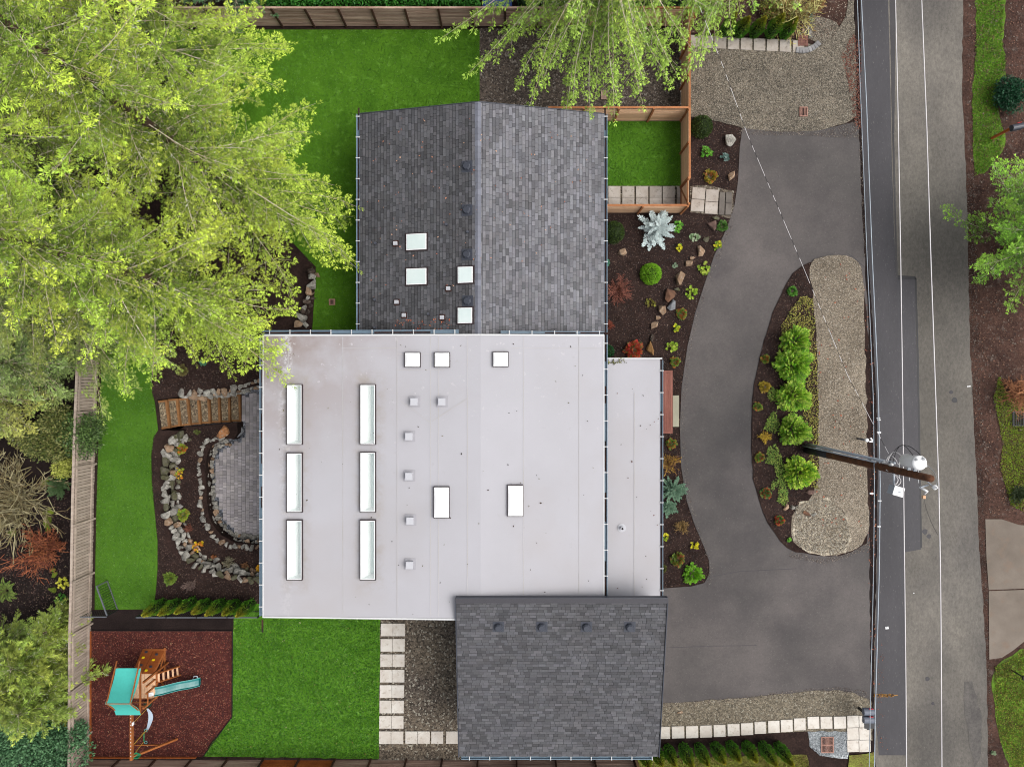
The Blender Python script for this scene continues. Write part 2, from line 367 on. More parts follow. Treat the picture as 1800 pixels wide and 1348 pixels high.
# ------------------------------------------------------------------ ground
PATIO_Z, BED_Z = -1.35, -0.65
outer_wall = [(318,757),(300,768),(292,795),(288,830),(290,865),(289,900),(297,925),(308,948),(325,972),(345,992),(375,1005),(405,1010),(440,1015),(470,1018)]
north_wall = [(470,676),(440,682),(415,689),(370,694),(330,697),(300,700)]
inner_wall = [(402,778),(372,785),(364,800),(360,830),(361,865),(364,895),(372,922),(385,938),(405,948),(435,955),(470,958)]
holeA = outer_wall + [(470,1018),(520,1018),(520,676)] + north_wall[:] + [(290,716),(270,704),(277,756)]
holeA = [(318,757),(300,768),(292,795),(288,830),(290,865),(289,900),(297,925),(308,948),(325,972),(345,992),(375,1005),(405,1010),(440,1015),(520,1018),(520,672),(470,674),(440,680),(415,687),(370,692),(330,695),(276,703),(283,756)]
g = sheet('ground', [(-9000,-9000),(9900,-9000),(9900,10300),(-9000,10300)], 0.0, m_mulch, holes=[holeA])
# retaining bank round the sunken yard (soil behind the stones)
bank = MB()
hA = [P(x, y, 0) for x, y in holeA]
for i in range(len(hA)):
    a, b = hA[i-1], hA[i]
    bank.face([(a.x,a.y,0),(b.x,b.y,0),(b.x,b.y,-1.6),(a.x,a.y,-1.6)])
o = bank.build('soil_bank', m_mulch); o['kind'] = 'structure'
bedp = [(312,752),(284,768),(278,840),(280,900),(290,940),(330,985),(375,1010),(440,1019),(520,1022),(520,966),(436,962),(404,958),(392,952),(378,944),(370,934),(362,922),(357,908),(354,888),(353,860),(351,830),(354,802),(360,786),(374,778),(390,772),(402,774),(409,762),(408,744)]
bed = MB()
sheet('planting_bed', bedp, BED_Z, m_mulch, thick=.8)
sheet('patio_base', [(300,690),(415,684),(470,666),(530,660),(530,1000),(300,1000)], PATIO_Z-.08, m_gdark)
sheet('patio_gravel_border', [(424,700),(470,672),(530,672),(530,962),(440,958),(400,948),(380,930),(368,900),(364,850),(364,806),(374,788),(404,778),(424,765)], PATIO_Z-.02, m_gdark, smooth=1, zref=0)

sheet('lawn_north', [(300,53),(843,53),(843,260),(700,260),(700,583),(549,583),(556,470),(470,380),(380,250),(300,100)], .03, m_turf, thick=.05)
sheet('lawn_west', [(178,560),(266,560),(267,690),(272,705),(278,756),(270,768),(266,800),(267,850),(272,900),(277,950),(277,1000),(274,1040),(270,1070),(167,1071),(168,1000),(170,900),(173,800),(178,700)], .03, m_turf2, thick=.05)
sheet('lawn_south', [(411,1060),(669,1060),(666,1333),(357,1328),(372,1306),(408,1262),(410,1110)], .02, m_grass, rough=.03)
sheet('lawn_courtyard', [(1050,214),(1196,214),(1196,327),(1050,327)], .03, m_turf, thick=.05)
sheet('gravel_yard', [(843,50),(1205,50),(1205,216),(1050,216),(1050,260),(843,260)], .015, m_gnorth)
sheet('gravel_parking', [(1212,62),(1300,66),(1395,71),(1440,84),(1468,62),(1486,30),(1493,-15),(1500,-15),(1502,60),(1504,120),(1505,205),(1485,218),(1440,230),(1400,233),(1350,231),(1305,226),(1262,214),(1213,206)], .045, m_gne, rough=.03)
sheet('gravel_path', [(666,1060),(820,1060),(820,1335),(664,1335)], .012, m_gpath)
sheet('gravel_strip', [(1100,1240),(1300,1226),(1400,1216),(1470,1211),(1500,1216),(1532,1232),(1533,1300),(1490,1295),(1160,1302),(1100,1302)], .045, m_gse, rough=.04)
sheet('crushed_stone', [(1419,1284),(1492,1284),(1493,1320),(1489,1332),(1462,1330),(1440,1326),(1435,1316),(1422,1310)], .055, m_gblue, rough=.05)
sheet('mulch_strip', [(1100,1302),(1160,1297),(1419,1284),(1423,1316),(1160,1322),(1100,1324)], .056, m_mulch)
sheet('soil_strip', [(160,1072),(412,1072),(411,1108),(160,1107)], .008, m_soil)
sheet('play_mulch', [(160,1108),(409,1108),(408,1259),(372,1302),(357,1329),(160,1329)], .03, m_redmulch, thick=.03, rough=.02)
sheet('neighbour_soil', [(-900,500),(150,500),(140,900),(135,1348),(130,2200),(-900,2200)], .004, m_soil)
sheet('driveway', [(1305,224),(1350,229),(1440,230),(1505,214),(1512,230),(1518,330),(1522,450),(1534,600),(1538,800),(1536,1000),(1533,1236),(1500,1219),(1470,1214),(1400,1219),(1300,1229),(1160,1241),(1080,1244),(1080,1034),(1160,1034),(1215,1030),(1238,1024),(1247,1008),(1246,985),(1237,960),(1220,920),(1207,880),(1197,820),(1195,750),(1198,680),(1208,610),(1222,550),(1238,500),(1255,450),(1278,400),(1291,360),(1297,320),(1300,260)], .03, m_drive, thick=.05)
sheet('island_bed', [(1428,458),(1405,472),(1390,484),(1376,508),(1358,550),(1343,600),(1330,650),(1322,700),(1320,760),(1322,830),(1330,870),(1345,910),(1365,945),(1390,967),(1420,974),(1470,979),(1505,966),(1528,950),(1530,700),(1520,500),(1500,460)], .07, m_mulch, smooth=1, rough=.04, thick=.06)
sheet('island_gravel', [(1420,478),(1426,460),(1445,450),(1480,446),(1505,455),(1515,475),(1518,560),(1522,700),(1524,850),(1527,930),(1518,952),(1500,965),(1475,974),(1450,974),(1420,968),(1397,958),(1388,930),(1393,900),(1420,880),(1438,840),(1437,700),(1430,520)], .085, m_gisl, smooth=1, rough=.06)
sheet('island_pebbles', [(1398,888),(1430,872),(1460,878),(1485,900),(1495,940),(1488,966),(1470,973),(1440,973),(1415,966),(1397,955),(1390,925)], .092, m_gpeb, smooth=1, rough=.12)
# street
sheet('verge_soil', [(1500,-600),(1520,-600),(1522,200),(1530,460),(1542,600),(1546,950),(1542,1240),(1542,2000),(1528,2000),(1530,1250),(1528,980),(1525,560),(1512,300),(1502,60)], .034, m_soil, rough=.04)
sheet('road', [(1512,-1500),(1512,0),(1514,220),(1523,420),(1533,560),(1540,700),(1542,820),(1541,960),(1537,1120),(1535,1240),(1539,1348),(1542,2600),(1745,2600),(1736,1348),(1733,1160),(1724,1010),(1719,940),(1716,850),(1709,700),(1704,600),(1701,450),(1697,300),(1690,150),(1692,0),(1690,-1500)], .040, m_road, rough=.03)
sheet('road_widening', [(1512,-1500),(1512,0),(1514,220),(1523,420),(1533,560),(1540,700),(1542,820),(1541,960),(1538,1120),(1537,1240),(1544,1326),(1592,1326),(1591,1150),(1590,970),(1618,965),(1617,850),(1614,700),(1610,600),(1607,489),(1574,487),(1570,380),(1566,250),(1563,100),(1560,0),(1556,-1500)], .044, m_patch, rough=.015, step=.8)
for k, pts in enumerate(([(1574,0),(1571,250),(1577,486),(1574,486),(1568,250),(1563,0)], [(1577,484),(1608,486),(1611,492),(1577,492)], [(1607,489),(1610,489),(1614,620),(1620,962),(1617,962),(1611,620)])):
    sheet('tar_edge', pts, .048, m_seal if k else mk('asphalt_mid', C(88,85,86,.5), fine=(40,.2), extra=asph_extra), rough=.01)
for (x, y, r) in ((1677,703,5), (1671,689,3.5), (1625,934,5), (1632,942,4), (1629,1192,4), (1639,1235,3)):
    sheet('sealed_crack', [(x+r*cos(a)*(1+.2*sin(3*a+x)), y+r*sin(a)) for a in [k*pi/5 for k in range(10)]], .048, m_seal if r == 5 and y < 800 else m_patch)
sheet('road_patch', [(1694,1196),(1708,1196),(1726,1260),(1724,1330),(1712,1348),(1702,1300),(1693,1230)], .048, mk('asphalt_worn', C(112,107,102,.5), C(84,80,78,.5), big=(.9,6), fine=(9,.3)), rough=.06)
sheet('eastern_bank', [(1690,-1500),(1692,0),(1690,150),(1697,300),(1701,450),(1704,600),(1709,700),(1716,850),(1719,940),(1724,1010),(1733,1160),(1736,1348),(1745,2600),(6000,2600),(6000,-1500)], .020, m_redground)
sheet('verge_lawn', [(1717,-300),(1717,0),(1714,80),(1708,200),(1712,310),(1735,305),(1757,275),(1766,245),(1762,215),(1752,190),(1755,150),(1769,135),(1768,100),(1757,75),(1764,60),(1766,0),(1770,-300)], .03, m_verge, smooth=1, rough=.12)
sheet('verge_lawn', [(1744,1170),(1770,1156),(1800,1135),(1900,1130),(1900,1500),(1790,1500),(1772,1340),(1757,1300),(1746,1240)], .03, m_verge, smooth=1, rough=.12)
sheet('verge_moss', [(1120,1334),(1418,1326),(1430,1400),(1100,1400)], .01, m_moss, rough=.05)
sheet('verge_moss', [(1492,1326),(1536,1320),(1536,1400),(1480,1400)], .058, m_moss, rough=.05)
sheet('neighbour_driveway', [(1731,912),(1760,912),(1790,922),(1900,930),(1900,1030),(1737,1036),(1733,980)], .045, m_conc, smooth=0)
sheet('neighbour_driveway', [(1737,1038),(1900,1032),(1900,1080),(1800,1126),(1780,1142),(1760,1155),(1738,1158)], .045, m_conc)
sheet('north_bank', [(1205,-700),(1496,-700),(1499,0),(1500,50),(1478,42),(1440,74),(1395,68),(1205,58)], .012, m_redground)
sheet('bare_verge', [(1419,25),(1470,40),(1480,70),(1440,84),(1410,60)], .016, m_gne, rough=.1)
sheet('yard_edging', [(549,580),(632,580),(632,584),(549,584)], .05, m_slabD)
# ------------------------------------------------------------------ house
house = thing('house', 'single storey house with grey flat roof between two dark shingled roof wings', 'house', P(830, 800, 0))
def wpoly(name, x0, x1, y0, y1, z0, z1, skip=()):
    return piece(name, m_wall, ((x0+x1)/2, (y0+y1)/2, (z0+z1)/2), (x1-x0, y1-y0, z1-z0), None, house)
def walls4(x0, x1, y0, y1, z0, z1):
    t = .15; z = (z0+z1)/2
    for c, d in ((((x0+x1)/2, y0+t/2, z), (x1-x0, t, z1-z0)), (((x0+x1)/2, y1-t/2, z), (x1-x0, t, z1-z0)),
                 ((x0+t/2, (y0+y1)/2, z), (t, y1-y0-2*t, z1-z0)), ((x1-t/2, (y0+y1)/2, z), (t, y1-y0-2*t, z1-z0))):
        piece('wall', m_wall, c, d, None, house)
# north wing
ZR, ZE = 4.45, 3.05
xr = P(840,0,ZR).x; xw = P(632,0,ZE).x; xe = P(1062,0,ZE).x
yn = P(0,180,ZR).y; ys = P(0,584,ZR).y - .1
walls4(xw+.5, xe-.5, ys, yn-.5, 0, 2.85)
# central block
ZW, ZM = 4.25, 4.62
mx0 = P(463,0,ZW).x; mx1 = P(1061,0,ZW).x; mxr = P(845,0,ZM).x
my1 = P(0,588,4.4).y; my0 = P(0,1087,4.4).y
walls4(mx0+.35, mx1-.35, my0+.35, my1-.3, -1.4, 4.08)
# entry strip
sx0 = mx1; sx1 = P(1160,0,3.35).x; sy1 = P(0,631,3.35).y; sy0 = P(0,1052,3.35).y
walls4(sx0-.3, sx1-.4, sy0, sy1-.3, 0, 3.1)
# garage
GT, GB = 4.9, 3.05
gx0 = P(801.5,0,GT).x; gx1 = P(1173,0,GT).x; gy1 = P(0,1052,GT).y; gy0 = P(0,1329,GB).y
walls4(gx0+.4, gx1-.4, gy0+.5, gy1-.4, 0, 2.9)
gd = piece('garage_door', m_trim, (gx1-.38, (gy0+gy1)/2-.2, 1.1), (.06, 4.9, 2.2), None, house)
for k in range(3): piece('door_groove', m_seam, (gx1-.345, (gy0+gy1)/2-.2, .55+.55*k), (.012, 4.9, .02), None, gd)
for (x, y, sx, sy) in ((mx0+.33, -3, .08, 2.4), (mx0+.33, -7.5, .08, 2.4), (sx1-.38, -1.2, .08, 1.0), (xw+.49, 7, .08, 1.6), (xe-.49, 8, .08, 1.6)):
    wd = piece('window', m_trim, (x, y, 1.5), (sx, sy, 1.2), None, house)
    piece('pane', m_glassw, (x+(.03 if x > 0 else -.03), y, 1.5), (sx, sy-.14, 1.06), None, wd)
piece('door', w_deck, (sx1-.38, P(0,705,0).y, 1.25), (.08, .95, 2.05), None, house)

def shingles(name, O, U, V, expo, rng, lo=.16, hi=.42, lightf=None):
    """courses of tabs; O eave corner, U along the eave, V up the slope"""
    O = Vector(O); U = Vector(U); V = Vector(V); Lu, Lv = U.length, V.length; u = U/Lu; v = V/Lv; n = u.cross(v)
    if n.z < 0: n = -n
    mb = MB(); rows = int(Lv/expo)+1
    for i in range(rows):
        a = i*expo+.016; b = min(i*expo+expo, Lv); x = -rng.uniform(0, .2)
        while x < Lu:
            wd = rng.uniform(lo, hi); x0, x1 = max(x, 0), min(x+wd, Lu)
            if x1-x0 > .03:
                t = rng.choice([.66,.78,.9,1,1.05,1.15,1.32]) * rng.uniform(.93, 1.07)
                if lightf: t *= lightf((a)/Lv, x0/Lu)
                c = (t*rng.uniform(.98,1.02), t, t*rng.uniform(.99,1.04))
                h = .018+rng.choice([0, .008, .014]); g = .006
                p = [O+u*(x0+g)+v*a, O+u*(x1-g)+v*a, O+u*(x1-g)+v*b, O+u*(x0+g)+v*b]
                top = [p[0]+n*h, p[1]+n*h, p[2]+n*(h*.35+.004), p[3]+n*(h*.35+.004)]
                if u.cross(v).z < 0: fs = [(3,2,1,0)]
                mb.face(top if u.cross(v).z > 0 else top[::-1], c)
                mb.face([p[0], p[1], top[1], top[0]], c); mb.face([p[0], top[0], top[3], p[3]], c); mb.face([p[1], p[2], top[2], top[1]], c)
            x += wd
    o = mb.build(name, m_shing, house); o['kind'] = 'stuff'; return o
rg = random.Random(3)
def deckp(name, pts, th=.16, mat=None):
    mb = MB(); t = [Vector(p) for p in pts]; b = [p-Vector((0,0,th)) for p in t]
    mb.face(t); mb.face(b[::-1])
    for i in range(len(t)): mb.face([t[i-1], t[i], b[i], b[i-1]])
    return mb.build(name, mat or m_under, house)
deckp('roof', [(xw,ys,ZE),(xr,ys,ZR),(xr,yn,ZR),(xw,yn,ZE)]); deckp('roof', [(xr,ys,ZR),(xe,ys,ZE),(xe,yn,ZE),(xr,yn,ZR)])
# rake edges
for a, b in (((xw,yn,ZE),(xr,yn,ZR)), ((xr,yn,ZR),(xe,yn,ZE))):
    piece_beam('rake_trim', m_ventD, Vector(a)+Vector((0,.02,-.06)), Vector(b)+Vector((0,.02,-.06)), .03, .2, house)
shingles('shingle', (xw,ys,ZE+.003), (0,yn-ys,0), (xr-xw,0,ZR-ZE), .157, rg, lightf=lambda a, b: .60+(.35 if a > .94 else 0))  # west slope's shade and the bright sheen by the ridge painted into the tint
shingles('shingle', (xe,ys,ZE+.003), (0,yn-ys,0), (xr-xe,0,ZR-ZE), .157, rg, lightf=lambda a, b: 1.30)  # lighter tint paints in the light and wet sheen on the east slope
rc = MB(); y = ys
while y < yn-.05:
    y2 = min(y+.28, yn); t = rg.uniform(.8, 1.15)
    rc.face([(xr-.14,y,ZR+.0),(xr,y,ZR+.055),(xr,y2,ZR+.04),(xr-.14,y2,ZR-.01)][::-1], (t,t,t*1.03)); rc.face([(xr,y,ZR+.055),(xr+.14,y,ZR),(xr+.14,y2,ZR-.01),(xr,y2,ZR+.04)][::-1], (t,t,t*1.03)); y = y2
o = rc.build('ridge_cap', m_ridge, house)
# garage roof
deckp('roof', [(gx0,gy0,GB),(gx1,gy0,GB),(gx1,gy1,GT),(gx0,gy1,GT)], .2)
shingles('shingle', (gx0,gy0,GB+.003), (gx1-gx0,0,0), (0,gy1-gy0,GT-GB), .14, rg, lightf=lambda a, b: .70)  # garage slope's shading painted in as an even darker tint
piece('ridge_trim', mk('ridge_trim', C(74,72,78,.5), rough=.6), ((gx0+gx1)/2, gy1-.08, GT+.035), (gx1-gx0+.04, .22, .05), None, house)
piece('fascia', m_ventD, ((gx0+gx1)/2, gy1+.035, GT-.1), (gx1-gx0+.04, .04, .3), None, house)
for x in (gx0-.02, gx1+.02): piece_beam('rake_trim', m_ventD, (x,gy0,GB-.03), (x,gy1,GT-.03), .035, .2, house)
wl = MB(); wl.face([(gx0+.4,gy0+.5,2.85),(gx0+.4,gy1-.5,2.85),(gx0+.4,gy1-.5,4.7)]); wl.face([(gx1-.4,gy0+.5,2.85),(gx1-.4,gy1-.5,2.85),(gx1-.4,gy1-.5,4.7)]); wl.box(((gx0+gx1)/2,gy1-.45,3.75),(gx1-gx0-.8,.1,1.9)); wl.build('gable_wall', m_wall, house)
gw = MB(); gw.face([(xw+.5,yn-.6,2.75),(xe-.5,yn-.6,2.75),(xr,yn-.6,4.2)]); gw.build('gable_wall', m_wall, house)

# flat roof membrane with openings for the light shafts
def zroof(x): return ZW+(ZM-ZW)*((x-mx0)/(mxr-mx0) if x < mxr else (mx1-x)/(mx1-mxr))
def rect(x0, x1, y0, y1, z):   # pixel rectangle on the roof -> metres
    a = P(x0, y1, z); b = P(x1, y0, z); return a.x, b.x, a.y, b.y
long_sk = [(503,532,675,782),(503,532,795,901),(503,532,913,1020),(632,661,675,782),(632,661,794,901),(632,661,913,1020)]
holes = []
for (a, b, c, d) in long_sk:
    z = zroof(P((a+b)/2,0,4.45).x)+.14
    holes.append(rect(a+1.5, b-1.5, c+1.5, d-1.5, z)+(z,))
xs = sorted({mx0, mxr, mx1}|{h[0] for h in holes}|{h[1] for h in holes}); ysb = sorted({my0, my1}|{h[2] for h in holes}|{h[3] for h in holes})
mb = MB()
for i in range(len(xs)-1):
    for j in range(len(ysb)-1):
        cx, cy = (xs[i]+xs[i+1])/2, (ysb[j]+ysb[j+1])/2
        if any(h[0] < cx < h[1] and h[2] < cy < h[3] for h in holes): continue
        mb.face([(xs[i],ysb[j],zroof(xs[i])),(xs[i+1],ysb[j],zroof(xs[i+1])),(xs[i+1],ysb[j+1],zroof(xs[i+1])),(xs[i],ysb[j+1],zroof(xs[i]))])
flat = mb.build('flat_roof', m_memb, house)
for (a, b, c, d) in ((mx0,mx1,my0,my0+.06),(mx0,mx1,my1-.06,my1)):
    mb = MB(); pts = [mx0, mxr, mx1]
    for i in range(2): mb.beam((pts[i],(c+d)/2,zroof(pts[i])-.03),(pts[i+1],(c+d)/2,zroof(pts[i+1])-.03), .07, .12)
    mb.build('roof_edge', m_trim, house)
for x in (mx0-.01, mx1+.01): piece('roof_edge', m_trim, (x,(my0+my1)/2,ZW-.05), (.05, my1-my0, .14), None, house)
def seam(x0, y0, x1, y1, wd=.035):
    a = P(x0, y0, 4.45); b = P(x1, y1, 4.45); a.z = zroof(a.x)+.006; b.z = zroof(b.x)+.006
    piece_beam('seam', m_seam, a, b, wd, .006, house)
for x in (602, 698, 757, 771, 822, 920, 1018): seam(x, 592, x, 1046 if x > 800 else 1082)
for (a, b, c, d) in ((600,612,700,612),(700,650,780,650),(900,612,1060,612),(505,592,505,668),(698,622,760,622),(760,740,822,700),(705,705,756,742)): seam(a, b, c, d, .03)
# lower entry roof
mb = MB(); SZ = 3.4; mb.face([(sx0+.02,sy0,SZ+.06),(sx1,sy0,SZ-.05),(sx1,sy1,SZ-.05),(sx0+.02,sy1,SZ+.06)]); mb.build('entry_roof', m_memb, house)
deckp('roof_deck', [(sx0+.02,sy0,SZ+.05),(sx1,sy0,SZ-.06),(sx1,sy1,SZ-.06),(sx0+.02,sy1,SZ+.05)], .2, m_trim)
piece('roof_edge', m_trim, ((sx0+sx1)/2+.03, sy1+.02, SZ), (sx1-sx0+.1, .06, .2), None, house)
a = P(1115, 690, SZ); b = P(1115, 1050, SZ); piece('seam', m_seam, (a.x,(a.y+b.y)/2,SZ+.012), (.03, a.y-b.y, .006), None, house)

m_sglass = bpy.data.materials.new('skylight_glass'); m_sglass.use_nodes = True; _n = m_sglass.node_tree
_o = _n.nodes['Material Output']; _n.nodes.remove(_n.nodes['Principled BSDF']); _t = _n.nodes.new('ShaderNodeBsdfTransparent'); _t.inputs[0].default_value = (.98,1,.99,1)
_g = _n.nodes.new('ShaderNodeBsdfGlossy'); _g.inputs['Roughness'].default_value = .03; _mx = _n.nodes.new('ShaderNodeMixShader'); _mx.inputs[0].default_value = .16
_n.links.new(_t.outputs[0], _mx.inputs[1]); _n.links.new(_g.outputs[0], _mx.inputs[2]); _n.links.new(_mx.outputs[0], _o.inputs[0])
for (x0, x1, y0, y1, z) in holes:
    sk = MB(); h = .17
    for (cx, cy, wx, wy) in ((x0-.01,(y0+y1)/2,.035,y1-y0+.06),(x1+.01,(y0+y1)/2,.035,y1-y0+.06),((x0+x1)/2,y0-.01,x1-x0,.035),((x0+x1)/2,y1+.01,x1-x0,.035)):
        sk.box((cx,cy,z-h/2), (wx,wy,h+.05))
    s = sk.build('skylight', m_frame, house)
    sh = MB(); d = z-.5
    sh.face([(x0,y0,d),(x0,y1,d),(x0,y1,z-.01),(x0,y0,z-.01)]); sh.face([(x1,y0,d),(x1,y1,d),(x1,y1,z-.01),(x1,y0,z-.01)])
    sh.face([(x0,y0,d),(x1,y0,d),(x1,y0,z-.01),(x0,y0,z-.01)]); sh.face([(x0,y1,d),(x1,y1,d),(x1,y1,z-.01),(x0,y1,z-.01)])
    sh.build('light_shaft', m_shaft, s)
    xm = x0+(x1-x0)*.56
    piece('diffuser', m_diff, ((xm+x1)/2,(y0+y1)/2,d), (x1-xm,y1-y0,.02), None, s)
    sl = MB(); sl.face([(x0+.01,y0,z-.06),(xm,y0,d+.02),(xm,y1,d+.02),(x0+.01,y1,z-.06)]); sl.face([(x0+.01,y0+.01,z-.05),(x1,y0+.01,z-.05),(x1,y0+.14,d+.012),(x0+.01,y0+.14,d+.012)]); sl.build('reveal', m_shaft, s)
    rm = MB()
    for (cx, cy, wx, wy) in ((x0+.02,(y0+y1)/2,.035,y1-y0-.01),(x1-.02,(y0+y1)/2,.035,y1-y0-.01),((x0+x1)/2,y0+.02,x1-x0-.08,.035),((x0+x1)/2,y1-.02,x1-x0-.08,.035)):
        rm.box((cx,cy,z+.01), (wx,wy,.03))
    rm.build('rim', m_white, s)
    piece('pane', m_sglass, ((x0+x1)/2,(y0+y1)/2,z+.0), (x1-x0-.08,y1-y0-.08,.012), None, s)
def dome(x0, x1, y0, y1, z, rot=None, mat=m_acr, fr=m_frame, hgt=.14, b=.035, bulge=.05):
    hx, hy = (x1-x0)/2, (y1-y0)/2; R3 = rot if rot else Matrix.Identity(3); c = Vector(((x0+x1)/2, (y0+y1)/2, z))
    f = MB(); f.box(c+R3@Vector((0,0,hgt/2)), (2*hx,2*hy,hgt), R3); s = f.build('skylight', fr, house)
    d = MB(); n = 8; V = {}
    for i in range(n+1):
        for j in range(n+1):
            a, q = -1+2*i/n, -1+2*j/n; k = (1-a**4)*(1-q**4)
            V[i, j] = c+R3@Vector((a*(hx-b), q*(hy-b), hgt+.015+bulge*k))
    for i in range(n):
        for j in range(n): d.face([V[i,j],V[i+1,j],V[i+1,j+1],V[i,j+1]])
    d.build('dome', mat, s, smooth=True); return s
for (a, b, c, d) in ((711,739,619,646),(763,791,619,646),(866,894,618,645),(762,790,855,911),(892,920,852,908)):
    z = zroof(P((a+b)/2,0,4.5).x); dome(*rect(a, b, c, d, z+.14), z)
mgl = mk('gable_skylight_glass', C(230,242,239,.6), C(220,235,232,.6), big=(.8,3), fine=None, rough=.12, spec=.6)
slope = math.atan2(ZR-ZE, xr-xw); rotW = Matrix.Rotation(-slope, 3, 'Y')
def on_gable(px, py, up=0.0):
    z = 3.8
    for _ in range(6):
        q = P(px, py, z+up); z = ZE+(ZR-ZE)*(q.x-xw)/(xr-xw)
    return Vector((q.x, q.y, z))
for (a, b, c, d) in ((714,751,411,439),(714,751,472,500),(805,832,469,497),(805,831,541,568)):
    q = on_gable((a+b)/2, (c+d)/2, .12); wx = (b-a)*(CAMH-q.z-.12)/1200; wy = (d-c)*(CAMH-q.z-.12)/1200
    dome(q.x-wx/2, q.x+wx/2, q.y-wy/2, q.y+wy/2, q.z+.01, rotW, mgl, m_white, .12, .04, .0)
    f = MB(); f.box(q+rotW@Vector((0,0,.05)), (wx+.14, wy+.12, .05), rotW); f.build('flashing', m_frame, house)
def vent(name, c, rot=None, s=.3, dark=True):
    R3 = rot if rot else Matrix.Identity(3); f = MB(); c = Vector(c)
    f.box(c+R3@Vector((0,0,.02)), (s*1.45,s*1.45,.03), R3)
    n8 = [(cos(k*pi/4+pi/8)*s*.58, sin(k*pi/4+pi/8)*s*.58) for k in range(8)]
    lo = [c+R3@Vector((x*.8, y*.8, .03)) for x, y in n8]; mi = [c+R3@Vector((x*.96, y*.96, .12)) for x, y in n8]; hi = [c+R3@Vector((x*.7, y*.7, .2)) for x, y in n8]
    for k in range(8):
        f.face([lo[k-1],lo[k],mi[k],mi[k-1]]); f.face([mi[k-1],mi[k],hi[k],hi[k-1]])
    f.face(hi); return f.build(name, m_ventD if dark else m_vent, house)
for (x, y) in ((821,292),(821,369),(821,447),(822,529)): q = on_gable(x, y, .1); vent('roof_vent', q, rotW, .36)
for (x, y) in ((695,428),(788,507),(697,531),(710,554),(777,558)):
    q = on_gable(x, y, .1); f = MB(); f.box(q+Vector((0,0,.03)), (.3,.3,.03), rotW); f.box(q+Vector((0,0,.09)), (.17,.17,.16), rotW, m=1); f.build('exhaust_vent', [m_debris, m_vent], house)
for (x, y) in ((660,428),(659,527),(659,576),(753,552),(785,395),(822,408)):
    q = on_gable(x, y, .1); f = MB(); f.tube([q, q+Vector((0,0,.22))], .06, 10); f.build('pipe_vent', m_ventD, house)
for (x, y) in ((728,706),(777,706),(719,767),(719,837),(721,915),(720,993)):
    q = P(x, y, 4.7); z = zroof(q.x); f = MB(); f.box((q.x,q.y,z+.12), (.29,.29,.24)); s = f.build('square_vent', m_vent, house)
    piece('curb_flashing', mk('flashing_grey', C(186,184,190,.5), rough=.8, fine=(6,.08)), (q.x,q.y,z+.012), (.52,.52,.014), None, house)
    piece('vent_cap', m_vent, (q.x,q.y,z+.25), (.33,.33,.03), None, s)
gs = math.atan2(GT-GB, gy1-gy0); rotG = Matrix.Rotation(gs, 3, 'X')
for x in (876, 953, 1032, 1109):
    q = P(x, 1105, 4.9); q.z = GB+(GT-GB)*(q.y-gy0)/(gy1-gy0); vent('roof_vent', q, rotG, .36)
q = P(1094, 929, 3.6); f = MB(); f.tube([(q.x,q.y,3.41),(q.x,q.y,3.45)], .2, 20); f.tube([(q.x,q.y,3.45),(q.x,q.y,3.62)], .09, 16); f.tube([(q.x,q.y,3.622),(q.x,q.y,3.63)], .05, 12, m=1); f.build('plumbing_vent', [m_vent, m_dark], house)

def gutter(a, b, side, wd=.15, step=1.05, debris=True):
    a = Vector(a); b = Vector(b); d = (b-a).normalized(); n = Vector((side[0], side[1], 0)); mb = MB()
    mid = (a+b)/2; L = (b-a).length; rot = d.to_track_quat('X', 'Z').to_matrix()
    mb.beam(a+n*wd*.5-Vector((0,0,.11)), b+n*wd*.5-Vector((0,0,.11)), wd, .012)
    mb.beam(a+n*(wd-.012)-Vector((0,0,.055)), b+n*(wd-.012)-Vector((0,0,.055)), .03, .11)
    mb.beam(a+n*.012-Vector((0,0,.06)), b+n*.012-Vector((0,0,.06)), .012, .10)
    g = mb.build('gutter', m_gutter, house)
    if debris:
        k = 0.0; rr = random.Random(int(L*100))
        while k < L:
            l2 = rr.uniform(.5, 2.2)
            if rr.random() < .75:
                piece('debris', m_debris, a+d*(k+l2/2)+n*wd*rr.uniform(.3,.45)-Vector((0,0,.085)), (min(l2, L-k), wd*.5, .03), rot, g)
            k += l2
    k = .4
    while k < L:
        piece('bracket', m_bracket, a+d*k+n*wd*.5+Vector((0,0,.006)), (.04, wd+.05, .02), rot, g); k += step
gutter((xw-.0,ys+.2,ZE+.03), (xw,yn,ZE+.03), (-1,0), step=1.0)
gutter((xe,ys+.2,ZE+.03), (xe,yn,ZE+.03), (1,0), step=1.0)
gutter((mx0-.03,my1,ZW), (mx0-.03,my0+.05,ZW), (-1,0), step=1.02)
gutter((mx1+.03,my1,ZW), (mx1+.03,sy0,ZW), (1,0), step=1.2)
gutter((mx0-.1,my1+.03,ZW+.02), (P(806,0,4.6).x,my1+.03,ZM-.03), (0,1), .17, step=.96)
gutter((P(880,0,4.6).x,my1+.03,ZM-.03), (mx1,my1+.03,ZW+.02), (0,1), .12, step=1.05)
gutter((sx1,sy0,SZ-.03), (sx1,sy1-.05,SZ-.03), (1,0), step=1.05)
gutter((gx0+.1,gy0,GB), (gx1-.3,gy0,GB), (0,-1), step=.98, debris=False)
